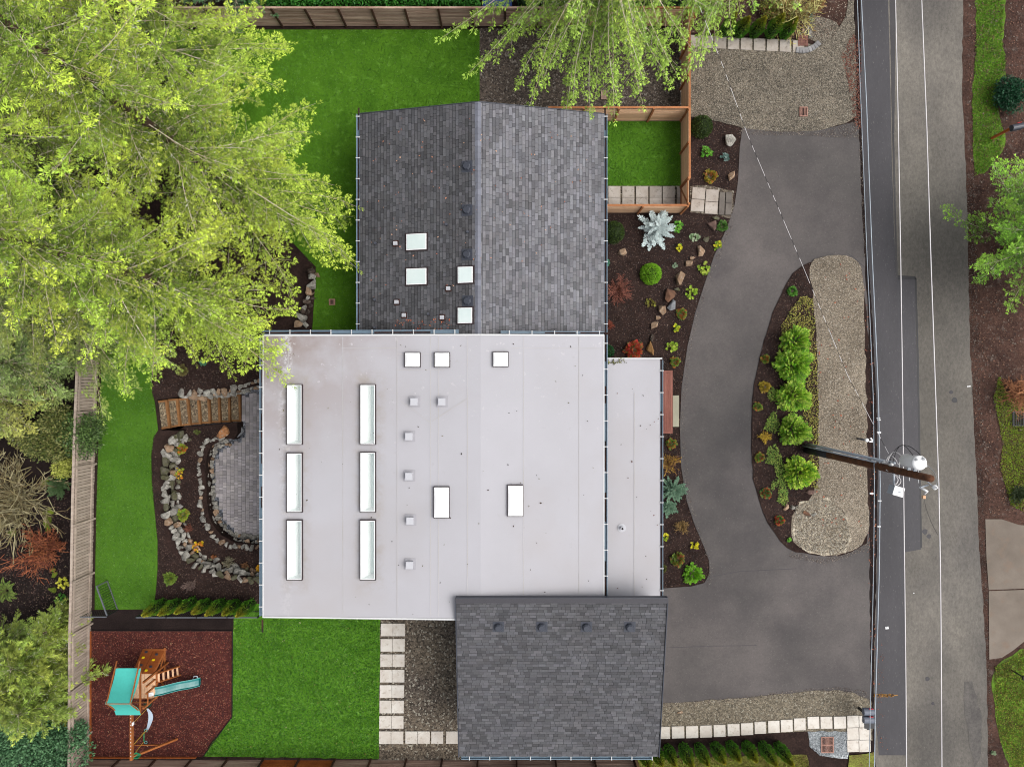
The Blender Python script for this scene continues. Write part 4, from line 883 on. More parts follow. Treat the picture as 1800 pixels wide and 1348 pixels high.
def branch_tpl(L, rng, wide=.3, droop=.12, lift=.08, tw=.42, leaf=(.13,.055), ang=48, hang=.1, gap=.11, start=.14, wood=1.0, k=1.0):
    """one conifer bough along +X: side branches carry twiglets, twiglets carry needle sprays"""
    ph = rng.uniform(0, 6); am = rng.uniform(.03, .08)
    def sp(s): return np.array([s*L, np.sin(s*4+ph)*am*L*s, -droop*L*s**1.5+lift*L*s**3])
    LC, LD, LU, LL, LF, LG, A, B, BW = [], [], [], [], [], [], [], [], []
    ss = np.linspace(0, 1, 10); q = [sp(v) for v in ss]
    for i in range(9): A.append(q[i]); B.append(q[i+1]); BW.append((.055*(1-ss[i])*L/4+.010)*wood)
    def rot(v, a): ca, sa = cos(a), sin(a); return np.array([v[0]*ca-v[1]*sa, v[0]*sa+v[1]*ca, v[2]])
    def twiglet(p, d, tl, fr):
        g = rng.uniform(.58, 1.42); n = max(1, int(tl/(.073*k)))
        for k_i in range(n):
            c = p+d*(k_i+.5)*tl/n
            for s2 in (-1, 1):
                ld = rot(d, s2*math.radians(rng.uniform(25, 65))); ld[2] += rng.uniform(-.5, .5)
                LC.append(c); LD.append(ld); LU.append([rng.uniform(-.6,.6), rng.uniform(-.6,.6), 1]); LL.append(rng.uniform(.7, 1.2)); LF.append(fr+.1*k_i/n); LG.append(g)
        for s2 in (-.3, .3):
            ld = rot(d, s2+rng.uniform(-.2,.2)); ld[2] += rng.uniform(-.2, .4); LC.append(p+d*tl*.85); LD.append(ld); LU.append([rng.uniform(-.4,.4), rng.uniform(-.4,.4), 1]); LL.append(rng.uniform(.9, 1.35)); LF.append(fr+.15); LG.append(g*1.08)
    def limb(p, d, ln, f0, f1):
        t = .05*k; bend = rng.uniform(-.5, .5); kk = 0
        pts = [p]
        while t < ln:
            u = t/ln; dd = rot(d, bend*u); dd[2] -= hang*u*.6; c = p+dd*t
            for sd in (-1, 1):
                if rng.random() < .18: continue
                td = rot(dd, sd*math.radians(rng.uniform(30, 70))); td[2] += rng.uniform(-.35, .25); td /= np.linalg.norm(td)
                twiglet(c, td, (.10*k+.24*(1-u)*min(k, ln))*rng.uniform(.5, 1.4), f0+(f1-f0)*u)
            if kk % 3 == 0: pts.append(c)
            t += gap*rng.uniform(.8, 1.4); kk += 1
        for i in range(len(pts)-1): A.append(pts[i]); B.append(pts[i+1]); BW.append(.013*wood)
        twiglet(pts[-1], d, .16*k, f1)
    s = start
    while s < .97:
        p = sp(s); dd = sp(s+.02)-p; dd /= np.linalg.norm(dd); env = wide*L*min(1, (s-start+.08)*3.5)*(1-s)**.7+.18*k
        for sd in (-1, 1):
            if rng.random() < .14: continue
            d = rot(dd, sd*math.radians(ang+rng.uniform(-16, 14))*(1-.3*s)); d[2] -= hang*rng.uniform(0, 1); d /= np.linalg.norm(d)
            limb(p, d, env*rng.uniform(.45, 1.25), s*.7, s*.55+.45)
        s += tw/L*rng.uniform(.6, 1.3)
    s = start
    while s < 1:                        # short growth along the main axis
        p = sp(s); dd = sp(s+.02)-p; dd /= np.linalg.norm(dd)
        if rng.random() < .75: twiglet(p, rot(dd, rng.choice([-1, 1])*rng.uniform(.4, 1.2)), rng.uniform(.1, .3)*k, s*.8)
        s += gap/L
    twiglet(sp(1.0), dd, .25*k, 1.0)
    LL = np.array(LL); V = leaves(np.array(LC), np.array(LD), np.array(LU), LL*leaf[0], LL*leaf[1])
    return V, np.stack([np.array(LF), np.array(LG)], 1), strips(np.array(A), np.array(B), np.array(BW))

def near_view(x, y, z, m):
    if z > CAMH-2: return False
    px = 900+x*1200/(CAMH-z); py = 674-y*1200/(CAMH-z); return -m < px < 1800+m and -m < py < 1348+m
def conifer(label, x, y, h, rad, col, tip, seed, z0=0.0, base=.12, whorl=.62, per=5, name='conifer', group=None, cat='tree', full=True, droop=.16, rise=22, shape=.8, tpl=None, zmin=0, twig=m_twig, lean=(0, 0), cut=None, scalejit=.3, trunk_r=None, inner=.6, extra=(), lichen=.022):
    rng = np.random.default_rng(seed); rr = random.Random(seed); tp = tpl or {}
    Ls = [rad*f for f in (.3, .5, .75, 1.0)]
    T = [[branch_tpl(max(L, .6), rng, droop=droop, **tp) for _ in range(3)] for L in Ls]
    LV, LT, WV = [], [], []; z = h*base+z0; az0 = rng.uniform(0, 6)
    while z < h*.98:
        f = (z-z0)/h; r = rad*min(1, (1-f)**shape*1.12)*(1 if f > base+.1 else .85)
        for k in range(per):
            az = az0+2*pi*k/per+rng.uniform(-.35, .35); zz = z+rng.uniform(-.3, .3)*whorl
            if cut and cut(az % (2*pi), f, rr): continue
            L = r*rng.uniform(1-scalejit, 1+scalejit)
            if not near_view(x+cos(az)*L*.5, y+sin(az)*L*.5, zz, 150): continue
            j = min(range(4), key=lambda q: abs(Ls[q]-L)); V, F, Wd = T[j][rng.integers(3)]
            sc = L/max(Ls[j], .6); pit = math.radians(rise*(f-.35)+rng.uniform(-9, 9)); rl = rng.uniform(-.3, .3)
            M3 = np.array(Matrix.Rotation(az, 3, 'Z') @ Matrix.Rotation(-pit, 3, 'Y') @ Matrix.Rotation(rl, 3, 'X'))*sc
            off = np.array([x+lean[0]*f, y+lean[1]*f, zz])
            LV.append(V @ M3.T+off); WV.append(Wd @ M3.T+off)
            b = rng.uniform(.62, 1.24); yb = rng.uniform(-.12, .12)
            F3 = np.clip(F[:, :1]*1.2-.2, 0, 1)**1.3; c = (np.array(col[:3])*(1-F3)+np.array(tip[:3])*F3)*b*F[:, 1:]*(1+rng.uniform(-.15, .15, (len(F), 1)))
            c[:, 0] *= 1+yb; pale = rng.random(len(c)) < lichen; c[pale] = np.array(C(200,208,176,.6)[:3])*rng.uniform(.7, 1.2, (pale.sum(), 1)); LT.append(c)
        az0 += 1.1; z += whorl*(1-.45*f)*rng.uniform(.85, 1.15)
    for (ex, ey, ez) in extra:        # single boughs that reach a known point
        tip_ = P(ex, ey, ez); b0_ = Vector((x, y, ez+rng.uniform(.3, 1.0))); dv = tip_-b0_; L = dv.length; j = 3; V, F, Wd = T[j][rng.integers(3)]; sc = L/Ls[3]
        M3 = np.array(dv.to_track_quat('X', 'Z').to_matrix())*sc; M3[:, 1] *= min(1, 1.1/sc); off = np.array(b0_)
        LV.append(V @ M3.T+off); WV.append(Wd @ M3.T+off); F3 = np.clip(F[:, :1]*1.2-.2, 0, 1)**1.3
        LT.append((np.array(col[:3])*(1-F3)+np.array(tip[:3])*F3)*F[:, 1:]*(1+rng.uniform(-.15, .15, (len(F), 1))))
    t = thing(name, label, cat, (x, y, z0), group)
    tk = MB(); R0 = trunk_r or h*.010+.05
    tk.tube([(x+lean[0]*k/8, y+lean[1]*k/8, z0-.1+(h-z0)*k/8) for k in range(9)], [R0*(1-.92*k/8)+.02 for k in range(9)], 10); tk.build('trunk', m_trunk, t, True)
    np_mesh('crown', np.concatenate(LV), 4, np.concatenate(LT), m_leaf, t)
    if WV: np_mesh('branches', np.concatenate(WV), 4, (1, 1, 1), twig, t)
    return t
YG = C(92,118,34,.55); YT = C(182,206,74,.86); OL = C(86,102,44,.5); OT = C(156,176,84,.76); BG = C(66,104,70,.5); BT = C(110,152,98,.52); DG = C(80,112,34,.5)
fir = dict(wide=.30, tw=.40, leaf=(.115,.025), ang=50, gap=.10, hang=.14, wood=.8, start=.07)
FK = dict(whorl=1.06, per=5, tpl=fir)
conifer('tall yellow green fir reaching over the north lawn toward the shingled roof', -13.2, 9.4, 23, 5.2, YG, YT, 1, extra=[(622,368,4.6),(612,462,4.4),(618,476,4.0),(556,182,6.0),(536,245,5.5),(590,412,6.0),(585,330,5.0),(540,300,6.5),(505,536,4.5)], **FK)
conifer('tall fir whose lowest bough reaches over the corner of the flat roof', -15.3, 4.4, 22, 4.8, YG, YT, 2, base=.15, extra=[(506,668,6.0),(490,610,6.2),(410,658,4.6),(405,600,5.0),(512,540,5.2),(345,640,4.4),(455,570,6.0)], **FK)
conifer('fir in the far upper part of the north lawn beside the hedge', -16.0, 15.2, 22, 4.8, DG, YT, 3, extra=[(498,82,4.5),(484,150,5),(505,60,4)], **FK)
conifer('big fir at the left frame edge above the mulch bed', -21.6, 10.2, 22, 5.5, YG, YT, 4, **FK)
conifer('shadowed fir hanging over the upper end of the west lawn', -20.8, 4.3, 19, 4.7, OL, OT, 5, extra=[(214,694,3.6),(262,655,4),(300,650,4),(180,735,3.5),(240,640,5)], **FK)
conifer('fir far up in the top left corner of the garden', -21.5, 17.0, 22, 5.4, YG, YT, 6, **FK)
conifer('olive toned fir at the left frame edge beyond the picket fence', -26.3, 5.5, 18, 4.6, OL, OT, 7, **FK)
conifer('olive conifer low over the bare shrub at the left frame edge', -26.4, -0.6, 9, 3.6, C(96,110,50,.55), C(170,178,92,.82), 9, base=.15, whorl=.5, per=6, tpl=fir)
conifer('small grey green conifer pressed against the upper end of the picket fence', -23.4, 0.9, 7, 2.3, C(92,114,58,.55), C(152,172,96,.8), 10, base=.15, whorl=.45, per=6, tpl=fir)
conifer('bluish green hemlock behind the weathered north fence', -13.6, 20.6, 9, 3.4, BG, BT, 8, tpl=fir)
weep = dict(wide=.22, tw=.46, leaf=(.12,.026), ang=38, hang=.5, gap=.11, start=.1, wood=.8)
CG = C(90,120,34,.54); CT = C(164,198,80,.82)
conifer('airy drooping conifer hanging over the dark gravel yard', 4.2, 19.2, 19, 5.4, CG, CT, 21, base=.20, whorl=1.15, per=6, droop=.34, tpl=weep, shape=.6, rise=10, scalejit=.35,
        extra=[(984,182,4.5),(1008,150,5),(1098,188,5),(925,165,4.5),(905,118,5),(810,85,5),(762,12,6),(1040,176,5),(1150,160,5),(1185,130,5),(1210,100,5.5),(1090,150,6),(1245,60,6),(960,120,6),(1060,150,4),(1130,120,6.5)])
conifer('second drooping conifer above the row of small cypresses at the top edge', 10.4, 21.4, 17, 4.8, CG, CT, 22, base=.2, whorl=1.0, per=6, droop=.3, tpl=weep, shape=.6, rise=10, scalejit=.3, extra=[(1180,60,5),(1210,40,5),(1240,80,4.5),(1262,62,4),(1295,40,5),(1230,110,5)])
fing = dict(wide=.27, tw=.38, leaf=(.14,.034), ang=46, hang=.0, gap=.15, wood=.7)
conifer('bright green conifer overhanging the east side of the street', 26.0, 7.0, 14, 4.45, C(58,104,26,.5), C(150,204,62,.82), 31, base=.16, whorl=.5, per=7, droop=.1, tpl=fing, rise=20)

# ------------------------------------------------------------------ shrubs
def dirs(n, rng, up=.15):
    d = norm(rng.normal(size=(n, 3))); d[:, 2] = np.abs(d[:, 2])*(1-up)+up*rng.uniform(-.6, 1, n); return norm(d)
def shrub(label, px, py, rp, style, cols, h=None, z=0.0, cat='shrub', name='shrub', group=None, seed=None, dens=1.0):
    """px,py,rp: centre and radius in plan pixels of the ground scale"""
    seed = seed or int(px*7+py*3); rng = np.random.default_rng(seed); s = (CAMH-z)/1200; r = rp*s
    h = h if h else r*1.3; c = P(px, py, z+h*.55); c = np.array([c.x, c.y, z]); t = thing(name, label, cat, c, group)
    cols = [np.array(q[:3]) for q in cols]; V = []; T = []; Wv = []
    def pick(n, w=None): 
        idx = rng.choice(len(cols), n, p=w); return np.array(cols)[idx]*(1+rng.uniform(-.22, .22, (n, 1)))
    if style == 'round':
        n = int(1500*dens*max(.5, (r/.5)**1.6)); d = dirs(n, rng); rad = rng.uniform(.86, 1.0, n)[:, None]
        pos = c+d*[r, r, h*.95]*rad; ld = norm(d+rng.normal(size=(n, 3))*.55); V.append(leaves(pos-ld*.03, ld, d+rng.normal(size=(n, 3))*.6, rng.uniform(.05, .10, n), rng.uniform(.03, .05, n))); T.append(pick(n))
        core = MB(); 
        for i in range(10):
            for j in range(5):
                def q(i, j): a = 2*pi*i/10; b = pi/2*j/5; return (c[0]+cos(a)*cos(b)*r*.84, c[1]+sin(a)*cos(b)*r*.84, z+sin(b)*h*.8)
                core.face([q(i,j), q(i+1,j), q(i+1,j+1), q(i,j+1)])
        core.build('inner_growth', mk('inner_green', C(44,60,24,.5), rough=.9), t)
    elif style == 'rosette':        # clusters of larger leaves in whorls
        nw = int(16*dens*(r/.3)**1.3)+5; d = dirs(nw, rng, .05)
        tips = c+d*[r*.86, r*.86, h*.9]*rng.uniform(.45, 1, nw)[:, None]; Wv.append(strips(np.tile(c, (nw, 1)), tips, np.full(nw, .012)))
        wc = pick(nw)
        for k in range(nw):
            m = 9; a = rng.uniform(0, 6)+np.arange(m)*2*pi/m; ld = np.stack([np.cos(a), np.sin(a), rng.uniform(.2, .9, m)], 1)+d[k]*.5
            V.append(leaves(np.tile(tips[k], (m, 1)), ld, np.tile([0, 0, 1.0], (m, 1)), rng.uniform(.07, .12, m)*(1+r*.3), rng.uniform(.035, .05, m)*(1+r*.3))); T.append(wc[k]*(1+rng.uniform(-.15, .15, (m, 1))))
    elif style == 'feather':        # soft needle sprays radiating from the middle
        nb = int(360*dens*(r/.9)**1.7)+70; d = dirs(nb, rng, .1); L = rng.uniform(.75, 1.08, nb)
        lob = 1+.12*np.sin(np.arctan2(d[:, 1], d[:, 0])*3+seed)+.08*np.sin(np.arctan2(d[:, 1], d[:, 0])*7+seed*2)
        ends = c+d*[r, r, h]*(L*lob)[:, None]; base = c+d*[r, r, h]*.35; Wv.append(strips(np.tile(c, (nb, 1)), ends, np.full(nb, .014)))
        m = 14; bc = pick(nb)
        for k in range(m):
            f = .3+.7*k/(m-1); pos = base+(ends-base)*f
            for sd in (-1, 1):
                ld = norm(d+np.cross(d, [0, 0, 1.0])*sd*rng.uniform(.5, 1.0, (nb, 1))+rng.normal(size=(nb, 3))*.28)
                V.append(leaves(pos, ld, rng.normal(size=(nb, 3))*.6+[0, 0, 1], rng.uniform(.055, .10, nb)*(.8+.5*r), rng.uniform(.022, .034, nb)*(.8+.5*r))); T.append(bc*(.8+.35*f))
    elif style == 'spruce':
        LV = []
        tp = [branch_tpl(r, rng, wide=.20, droop=.02, lift=.08, tw=.10, leaf=(.06,.022), ang=38, gap=.05, start=.1, wood=.4, k=.3) for _ in range(4)]
        lv = 7
        for q in range(lv):
            f = q/lv; m = int(10-4*f)
            for k in range(m):
                Vt, F, Wd = tp[rng.integers(4)]; az = 2*pi*k/m+q*.7+rng.uniform(-.25, .25); sc = (1-.78*f)*rng.uniform(.72, 1.15)
                M3 = np.array(Matrix.Rotation(az, 3, 'Z') @ Matrix.Rotation(-math.radians(5+45*f), 3, 'Y'))*sc; off = np.array([c[0], c[1], z+h*(.12+.75*f)])
                V.append(Vt @ M3.T+off); Wv.append(Wd @ M3.T+off); T.append(pick(len(F))*(.82+.3*F[:, :1]))
    elif style == 'twigs':
        A = []; B = []; nb = int(26*dens)+8
        for k in range(nb):
            a = rng.uniform(0, 2*pi); el = rng.uniform(.15, 1.2); d = np.array([cos(a)*cos(el), sin(a)*cos(el), sin(el)]); p = c.copy(); Lb = r*rng.uniform(.7, 1.1)/max(.6, cos(el)*1.1)
            for q in range(4):
                e = p+d*Lb/4; A.append(p); B.append(e)
                for _ in range(3):
                    d2 = norm(d+rng.normal(size=3)*.6); A.append(e); B.append(e+d2*Lb*.22*rng.uniform(.6, 1.4)); 
                    d3 = norm(d2+rng.normal(size=3)*.5); A.append(B[-1]); B.append(B[-1]+d3*Lb*.14)
                p = e; d = norm(d+rng.normal(size=3)*.22)
        n = len(A); wv = strips(np.array(A), np.array(B), np.full(n, .018+.012*r)); np_mesh('twigs', wv, 4, pick(n), m_twigt, t); return t
    elif style == 'cone':           # upright cypress
        n = int(1500*dens); f = rng.uniform(0, 1, n)**.8; a = rng.uniform(0, 2*pi, n); prof = np.sin(np.clip(f*.9+.12, 0, 1)*pi)**.6*np.where(f > .45, (1-f)/.55, 1)**.55+.02
        rad = r*prof*rng.uniform(.8, 1.06, n)*(1+.12*np.sin(a*5+f*9)); pos = np.stack([c[0]+np.cos(a)*rad, c[1]+np.sin(a)*rad, z+f*h], 1)
        ld = np.stack([np.cos(a)*.5, np.sin(a)*.5, rng.uniform(.6, 1.2, n)], 1)+rng.normal(size=(n, 3))*.2; out = np.stack([np.cos(a), np.sin(a), np.full(n, .3)], 1)
        V.append(leaves(pos, ld, out+rng.normal(size=(n, 3))*.7, rng.uniform(.10, .17, n), rng.uniform(.04, .065, n)))
        g = np.clip((f-.45)/.55, 0, 1)[:, None]*rng.uniform(.4, 1.1, (n, 1)); T.append((cols[0]*(1-g)+cols[1]*g)*(1+rng.uniform(-.25, .25, (n, 1))))
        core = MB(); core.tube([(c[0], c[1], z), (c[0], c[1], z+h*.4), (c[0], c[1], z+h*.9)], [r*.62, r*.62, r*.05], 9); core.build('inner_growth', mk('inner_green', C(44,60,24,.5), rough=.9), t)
    elif style == 'frond':
        nb = int(11*dens); 
        for k in range(nb):
            a = 2*pi*k/nb+rng.uniform(-.2, .2); L = r*rng.uniform(.8, 1.1); m = 12; s_ = np.linspace(.1, 1, m)
            pos = np.stack([c[0]+cos(a)*L*s_, c[1]+sin(a)*L*s_, z+h*(.35+.65*np.sin(s_*2.2))], 1); Wv.append(strips(pos[:-1], pos[1:], np.full(m-1, .015)))
            for sd in (-1, 1):
                ld = np.tile([cos(a+sd*1.0), sin(a+sd*1.0), -.1], (m, 1)); V.append(leaves(pos, ld, np.tile([0, 0, 1.0], (m, 1)), (.36*r*(1.05-s_)+.04), np.full(m, .05+.03*r))); T.append(pick(m))
    elif style == 'leafy':          # loose broadleaf mass, irregular lobes
        n = int(2400*dens*(r/1.0)**1.5)+200; nl = 9; lc = rng.uniform(-.6, .6, (nl, 3))*[r, r, 0]+[0, 0, h*.5]; lr = rng.uniform(.38, .62, nl)
        i = rng.integers(0, nl, n); d = norm(rng.normal(size=(n, 3))); pos = c+lc[i]+d*(lr[i]*rng.uniform(.55, 1.05, n))[:, None]*[r, r, h*.75]
        pos[:, 2] = np.maximum(pos[:, 2], z+.03); ld = norm(d+rng.normal(size=(n, 3))*.7); k = min(1.6, .7+r*.35)
        V.append(leaves(pos, ld, d*.6+[0, 0, .8]+rng.normal(size=(n, 3))*.5, rng.uniform(.08, .14, n)*k, rng.uniform(.045, .07, n)*k)); T.append(pick(n))
        Wv.append(strips(np.tile(c, (nl, 1)), c+lc, np.full(nl, .03)))
    np_mesh('foliage', np.concatenate(V), 4, np.concatenate(T), m_leaf, t)
    if Wv: np_mesh('stems', np.concatenate(Wv), 4, (1, 1, 1), m_twig if style in ('feather','spruce') else m_trunk, t)
    return t
k_ = .56
dg = [C(62,84,30,k_), C(44,64,24,k_), C(80,104,40,k_)]; lg = [C(120,196,60,k_), C(150,214,84,k_), C(90,160,50,k_)]
yg = [C(176,206,70,k_), C(150,186,56,k_), C(205,222,96,k_)]; ye = [C(236,228,60,.6), C(190,206,50,k_), C(130,170,50,k_)]
bl = [C(220,234,232,.7), C(190,212,212,.62), C(236,244,242,.75)]; bg_ = [C(128,158,150,k_), C(158,184,176,k_), C(96,128,118,k_)]
tl = [C(120,160,130,k_), C(150,186,152,k_), C(92,132,108,k_)]; go = [C(110,150,60,k_), C(196,120,60,k_), C(140,170,70,k_)]
bright = [C(150,196,52,.74), C(112,176,40,.62), C(182,212,84,.78)]
shrub('round dark green shrub beside the cedar fence at the top of the east bed', 1236,219,20,'round',dg,.95)
shrub('light green leafy shrub in the bed beside the courtyard fence', 1243,266,12,'rosette',lg)
shrub('small blue grey shrub between the pale boulder and the golden shrub', 1274,277,9,'rosette',bg_)
shrub('golden green dome shrub above the gate path slabs', 1250,309,11,'feather',[C(190,170,60,k_),C(150,150,50,k_),C(190,120,60,k_)],.35)
shrub('round dark green shrub touching the shingled roof edge below the courtyard', 1080,406,20,'round',dg,.95)
shrub('silvery blue spruce with spiky branches just below the cedar fence', 1159,399,35,'spruce',bl,1.15)
shrub('light green shrub half hidden behind the silvery spruce', 1192,398,11,'rosette',lg,.4)
shrub('pale silvery green small shrub right of the spruce', 1222,418,10,'rosette',[C(190,206,170,.6),C(150,180,130,k_)],.25)
shrub('small green shrub at the driveway edge near the purplish boulder', 1271,397,9,'feather',[C(110,156,70,k_),C(90,140,60,k_)],.3)
shrub('small yellow green shrub below the silvery spruce', 1195,436,8,'rosette',ye,.25)
shrub('upright yellow variegated shrub close to the driveway edge', 1262,431,9,'rosette',ye,.3)
shrub('bright lime green clipped ball shrub in the middle of the east bed', 1146,480,19,'round',[C(136,196,36,.6),C(120,180,30,.6),C(160,214,60,.6)],.75,dens=1.5)
shrub('star shaped lime azalea right of the curved rock line top', 1239,471,13,'rosette',yg,.35)
shrub('lime azalea beside the largest boulder of the rock line', 1217,513,13,'rosette',yg,.35)
shrub('bare reddish twiggy shrub left in the bed by the roof gutter', 1087,510,21,'twigs',[C(150,92,74,k_),C(120,72,60,k_)],.5)
shrub('sparse yellowish shrub between the ball shrub and the rocks', 1145,532,10,'rosette',[C(150,150,60,k_),C(120,110,50,k_)],.2,dens=.6)
shrub('tiny pale plant right of the lime ball shrub', 1187,467,4,'rosette',[C(150,170,140,k_)],.12)
shrub('green and orange small shrub right of the grey stone', 1199,551,9,'feather',go,.3)
shrub('small yellow and green shrub below the orange green one', 1189,577,8,'rosette',ye,.25)
shrub('lime green shrub level with the red shrub', 1181,609,12,'rosette',yg,.35)
shrub('greenish brown small shrub near the top of the wooden deck', 1187,636,8,'feather',go,.25)
shrub('bright red shrub beside the entry roof corner', 1115,615,16,'feather',[C(206,60,52,.58),C(190,80,50,.56),C(220,110,60,.56),C(120,130,60,.5)],.5)
shrub('dark green shrub squeezed beside the flat roof corner', 1070,617,11,'round',[C(50,110,60,k_),C(40,90,46,k_)],.6)
shrub('small bluish plant at the gutter left of the tan boulder', 1066,461,6,'rosette',[C(90,150,120,k_)],.3)
shrub('small reddish twig plant beside the corner of the roofs', 1070,573,8,'twigs',[C(140,70,50,k_)],.3)
shrub('orange green shrub just below the wooden deck', 1181,780,9,'feather',go,.3)
shrub('brown and gold wispy shrub beside the entry roof', 1175,812,15,'twigs',[C(150,110,60,k_),C(190,150,60,k_),C(120,84,60,k_)],.4,dens=1.6)
shrub('teal green spiky spruce shrub beside the entry roof', 1186,861,24,'spruce',tl,.7)
shrub('smaller teal shrub under the spiky teal spruce', 1176,893,13,'spruce',tl,.4)
shrub('thin brown and gold shrub below the teal shrubs', 1199,927,11,'twigs',[C(150,120,70,k_),C(120,96,60,k_)],.3)
shrub('yellow flowering shrub touching the entry roof gutter', 1168,944,8,'rosette',ye,.3)
shrub('small round yellow shrub near the inner driveway bend', 1222,959,8,'rosette',[C(238,226,50,.62),C(210,206,50,.6)],.3)
shrub('green shrub with orange tips above the lime one', 1192,984,12,'feather',[C(140,160,60,k_),C(110,140,50,k_),C(180,110,60,k_)],.4)
shrub('vivid lime green shrub at the bottom corner of the east bed', 1219,1010,17,'feather',[C(140,206,50,.6),C(120,186,44,.6)],.5)
shrub('olive shrub half hidden by the lower gutter', 1164,1000,8,'feather',[C(110,110,50,k_)],.4)
# island
shrub('small green shrub at the north tip of the island bed', 1394,512,8,'feather',[C(120,180,70,k_),C(90,150,60,k_)],.25,z=.07)
for i, (x, y, r, ll) in enumerate(((1404,598,29,'topmost of the five bright green feathery shrubs on the island'),(1401,641,33,'second from the top of the five bright green feathery shrubs'),(1400,697,33,'middle one of the five bright green feathery shrubs'),(1402,757,32,'fourth of the five bright green shrubs beside the pole base'),(1411,832,31,'lowest of the five bright green feathery shrubs below the pole'))):
    shrub(ll, x, y, r*[.80,.90,.84,.80,.86][i], 'feather', [tuple(c*f for c, f in zip(q, [(1,1,1,1),(.92,.97,.9,1),(1.06,1.02,1.1,1),(.96,.94,1,1),(1.1,1.02,.9,1)][i])) for q in bright], [1.3,1.45,1.2,1.3,1.15][i], z=.07, group='bright green shrubs in a row on the island', dens=1.6)
for (x, y, r, st, cl, ll) in ((1346,631,7,'feather',go,'small orange green shrub left of the upper island shrubs'),(1345,680,9,'feather',[C(200,180,60,k_),C(180,150,60,k_)],'golden yellow shrub left of the middle island shrubs'),(1333,715,7,'feather',go,'small orange and green shrub lower left of the golden one'),(1346,768,9,'twigs',[C(210,180,60,k_),C(190,150,50,k_)],'yellow wispy shrub left of the fourth island shrub'),(1336,804,8,'feather',go,'green and orange shrub near the left island edge'),(1347,867,9,'feather',[C(100,160,80,k_),C(180,100,60,k_)],'bluish green shrub with red tips left of the trailing plants'),(1371,915,8,'feather',[C(210,90,60,k_),C(90,140,60,k_)],'red orange small shrub left of the pale pebbles'),(1387,948,4,'rosette',lg,'tiny green plant at the lower island edge')):
    shrub(ll, x, y, r, st, cl, r*.028, z=.07)
def groundcover(label, pts, n, cols, z=.07, h=.14, name='groundcover', leaf=(.06,.10), seed=5, jit=.0):
    rng = np.random.default_rng(seed); PP = [P(x, y, z) for x, y in pts]; poly = [(p.x, p.y) for p in PP]
    xs_ = [p[0] for p in poly]; ys_ = [p[1] for p in poly]; pos = []
    cl = [(rng.uniform(min(xs_), max(xs_)), rng.uniform(min(ys_), max(ys_))) for _ in range(60)]
    cl = [q for q in cl if inpoly(q, poly)] or [poly[0]]
    while len(pos) < n:
        if jit and rng.random() < .8: q0 = cl[rng.integers(len(cl))]; q = (q0[0]+rng.normal()*jit, q0[1]+rng.normal()*jit)
        else: q = (rng.uniform(min(xs_), max(xs_)), rng.uniform(min(ys_), max(ys_)))
        if inpoly(q, poly): pos.append((q[0], q[1], z+rng.uniform(.02, h)))
    pos = np.array(pos); d = norm(rng.normal(size=(n, 3))*[1, 1, .4]); cc = np.array([q[:3] for q in cols]); T = cc[rng.integers(0, len(cc), n)]*(1+rng.uniform(-.25, .25, (n, 1)))
    o = np_mesh(name, leaves(pos, d, rng.normal(size=(n, 3))*.4+[0, 0, 1], rng.uniform(leaf[0], leaf[1], n), rng.uniform(leaf[0]*.5, leaf[1]*.55, n)), 4, T, m_leaf)
    o['kind'] = 'stuff'; o['label'] = label; return o
gcC = [C(176,170,70,k_), C(130,140,54,k_), C(196,188,96,k_), C(120,96,60,k_)]; gcG = [C(130,170,64,k_), C(96,136,48,k_), C(180,196,90,k_)]
groundcover('yellow green trailing groundcover at the top of the island', [(1408,520),(1428,524),(1432,580),(1425,600),(1395,600),(1378,600),(1374,570),(1392,540)], 1500, gcC, jit=.16)
groundcover('golden groundcover between the island shrubs and the gravel', [(1420,590),(1434,600),(1438,700),(1438,860),(1414,850),(1425,780),(1410,720),(1420,660),(1405,640)], 1700, gcC)
groundcover('dark leaved patch left of the upper shrubs', [(1372,575),(1382,570),(1385,620),(1373,615)], 220, gcC)
groundcover('trailing green plants left of the middle shrubs', [(1348,690),(1358,680),(1372,690),(1370,705),(1352,705)], 300, gcG)
groundcover('trailing green plants halfway down the island', [(1358,722),(1364,725),(1369,745),(1362,760),(1342,755),(1346,740)], 420, gcG)
groundcover('trailing green plants running down to the pebbles', [(1350,785),(1362,780),(1372,800),(1382,840),(1384,880),(1376,888),(1366,880),(1370,850),(1355,862),(1356,850),(1366,840),(1360,815),(1345,815)], 1300, gcG)
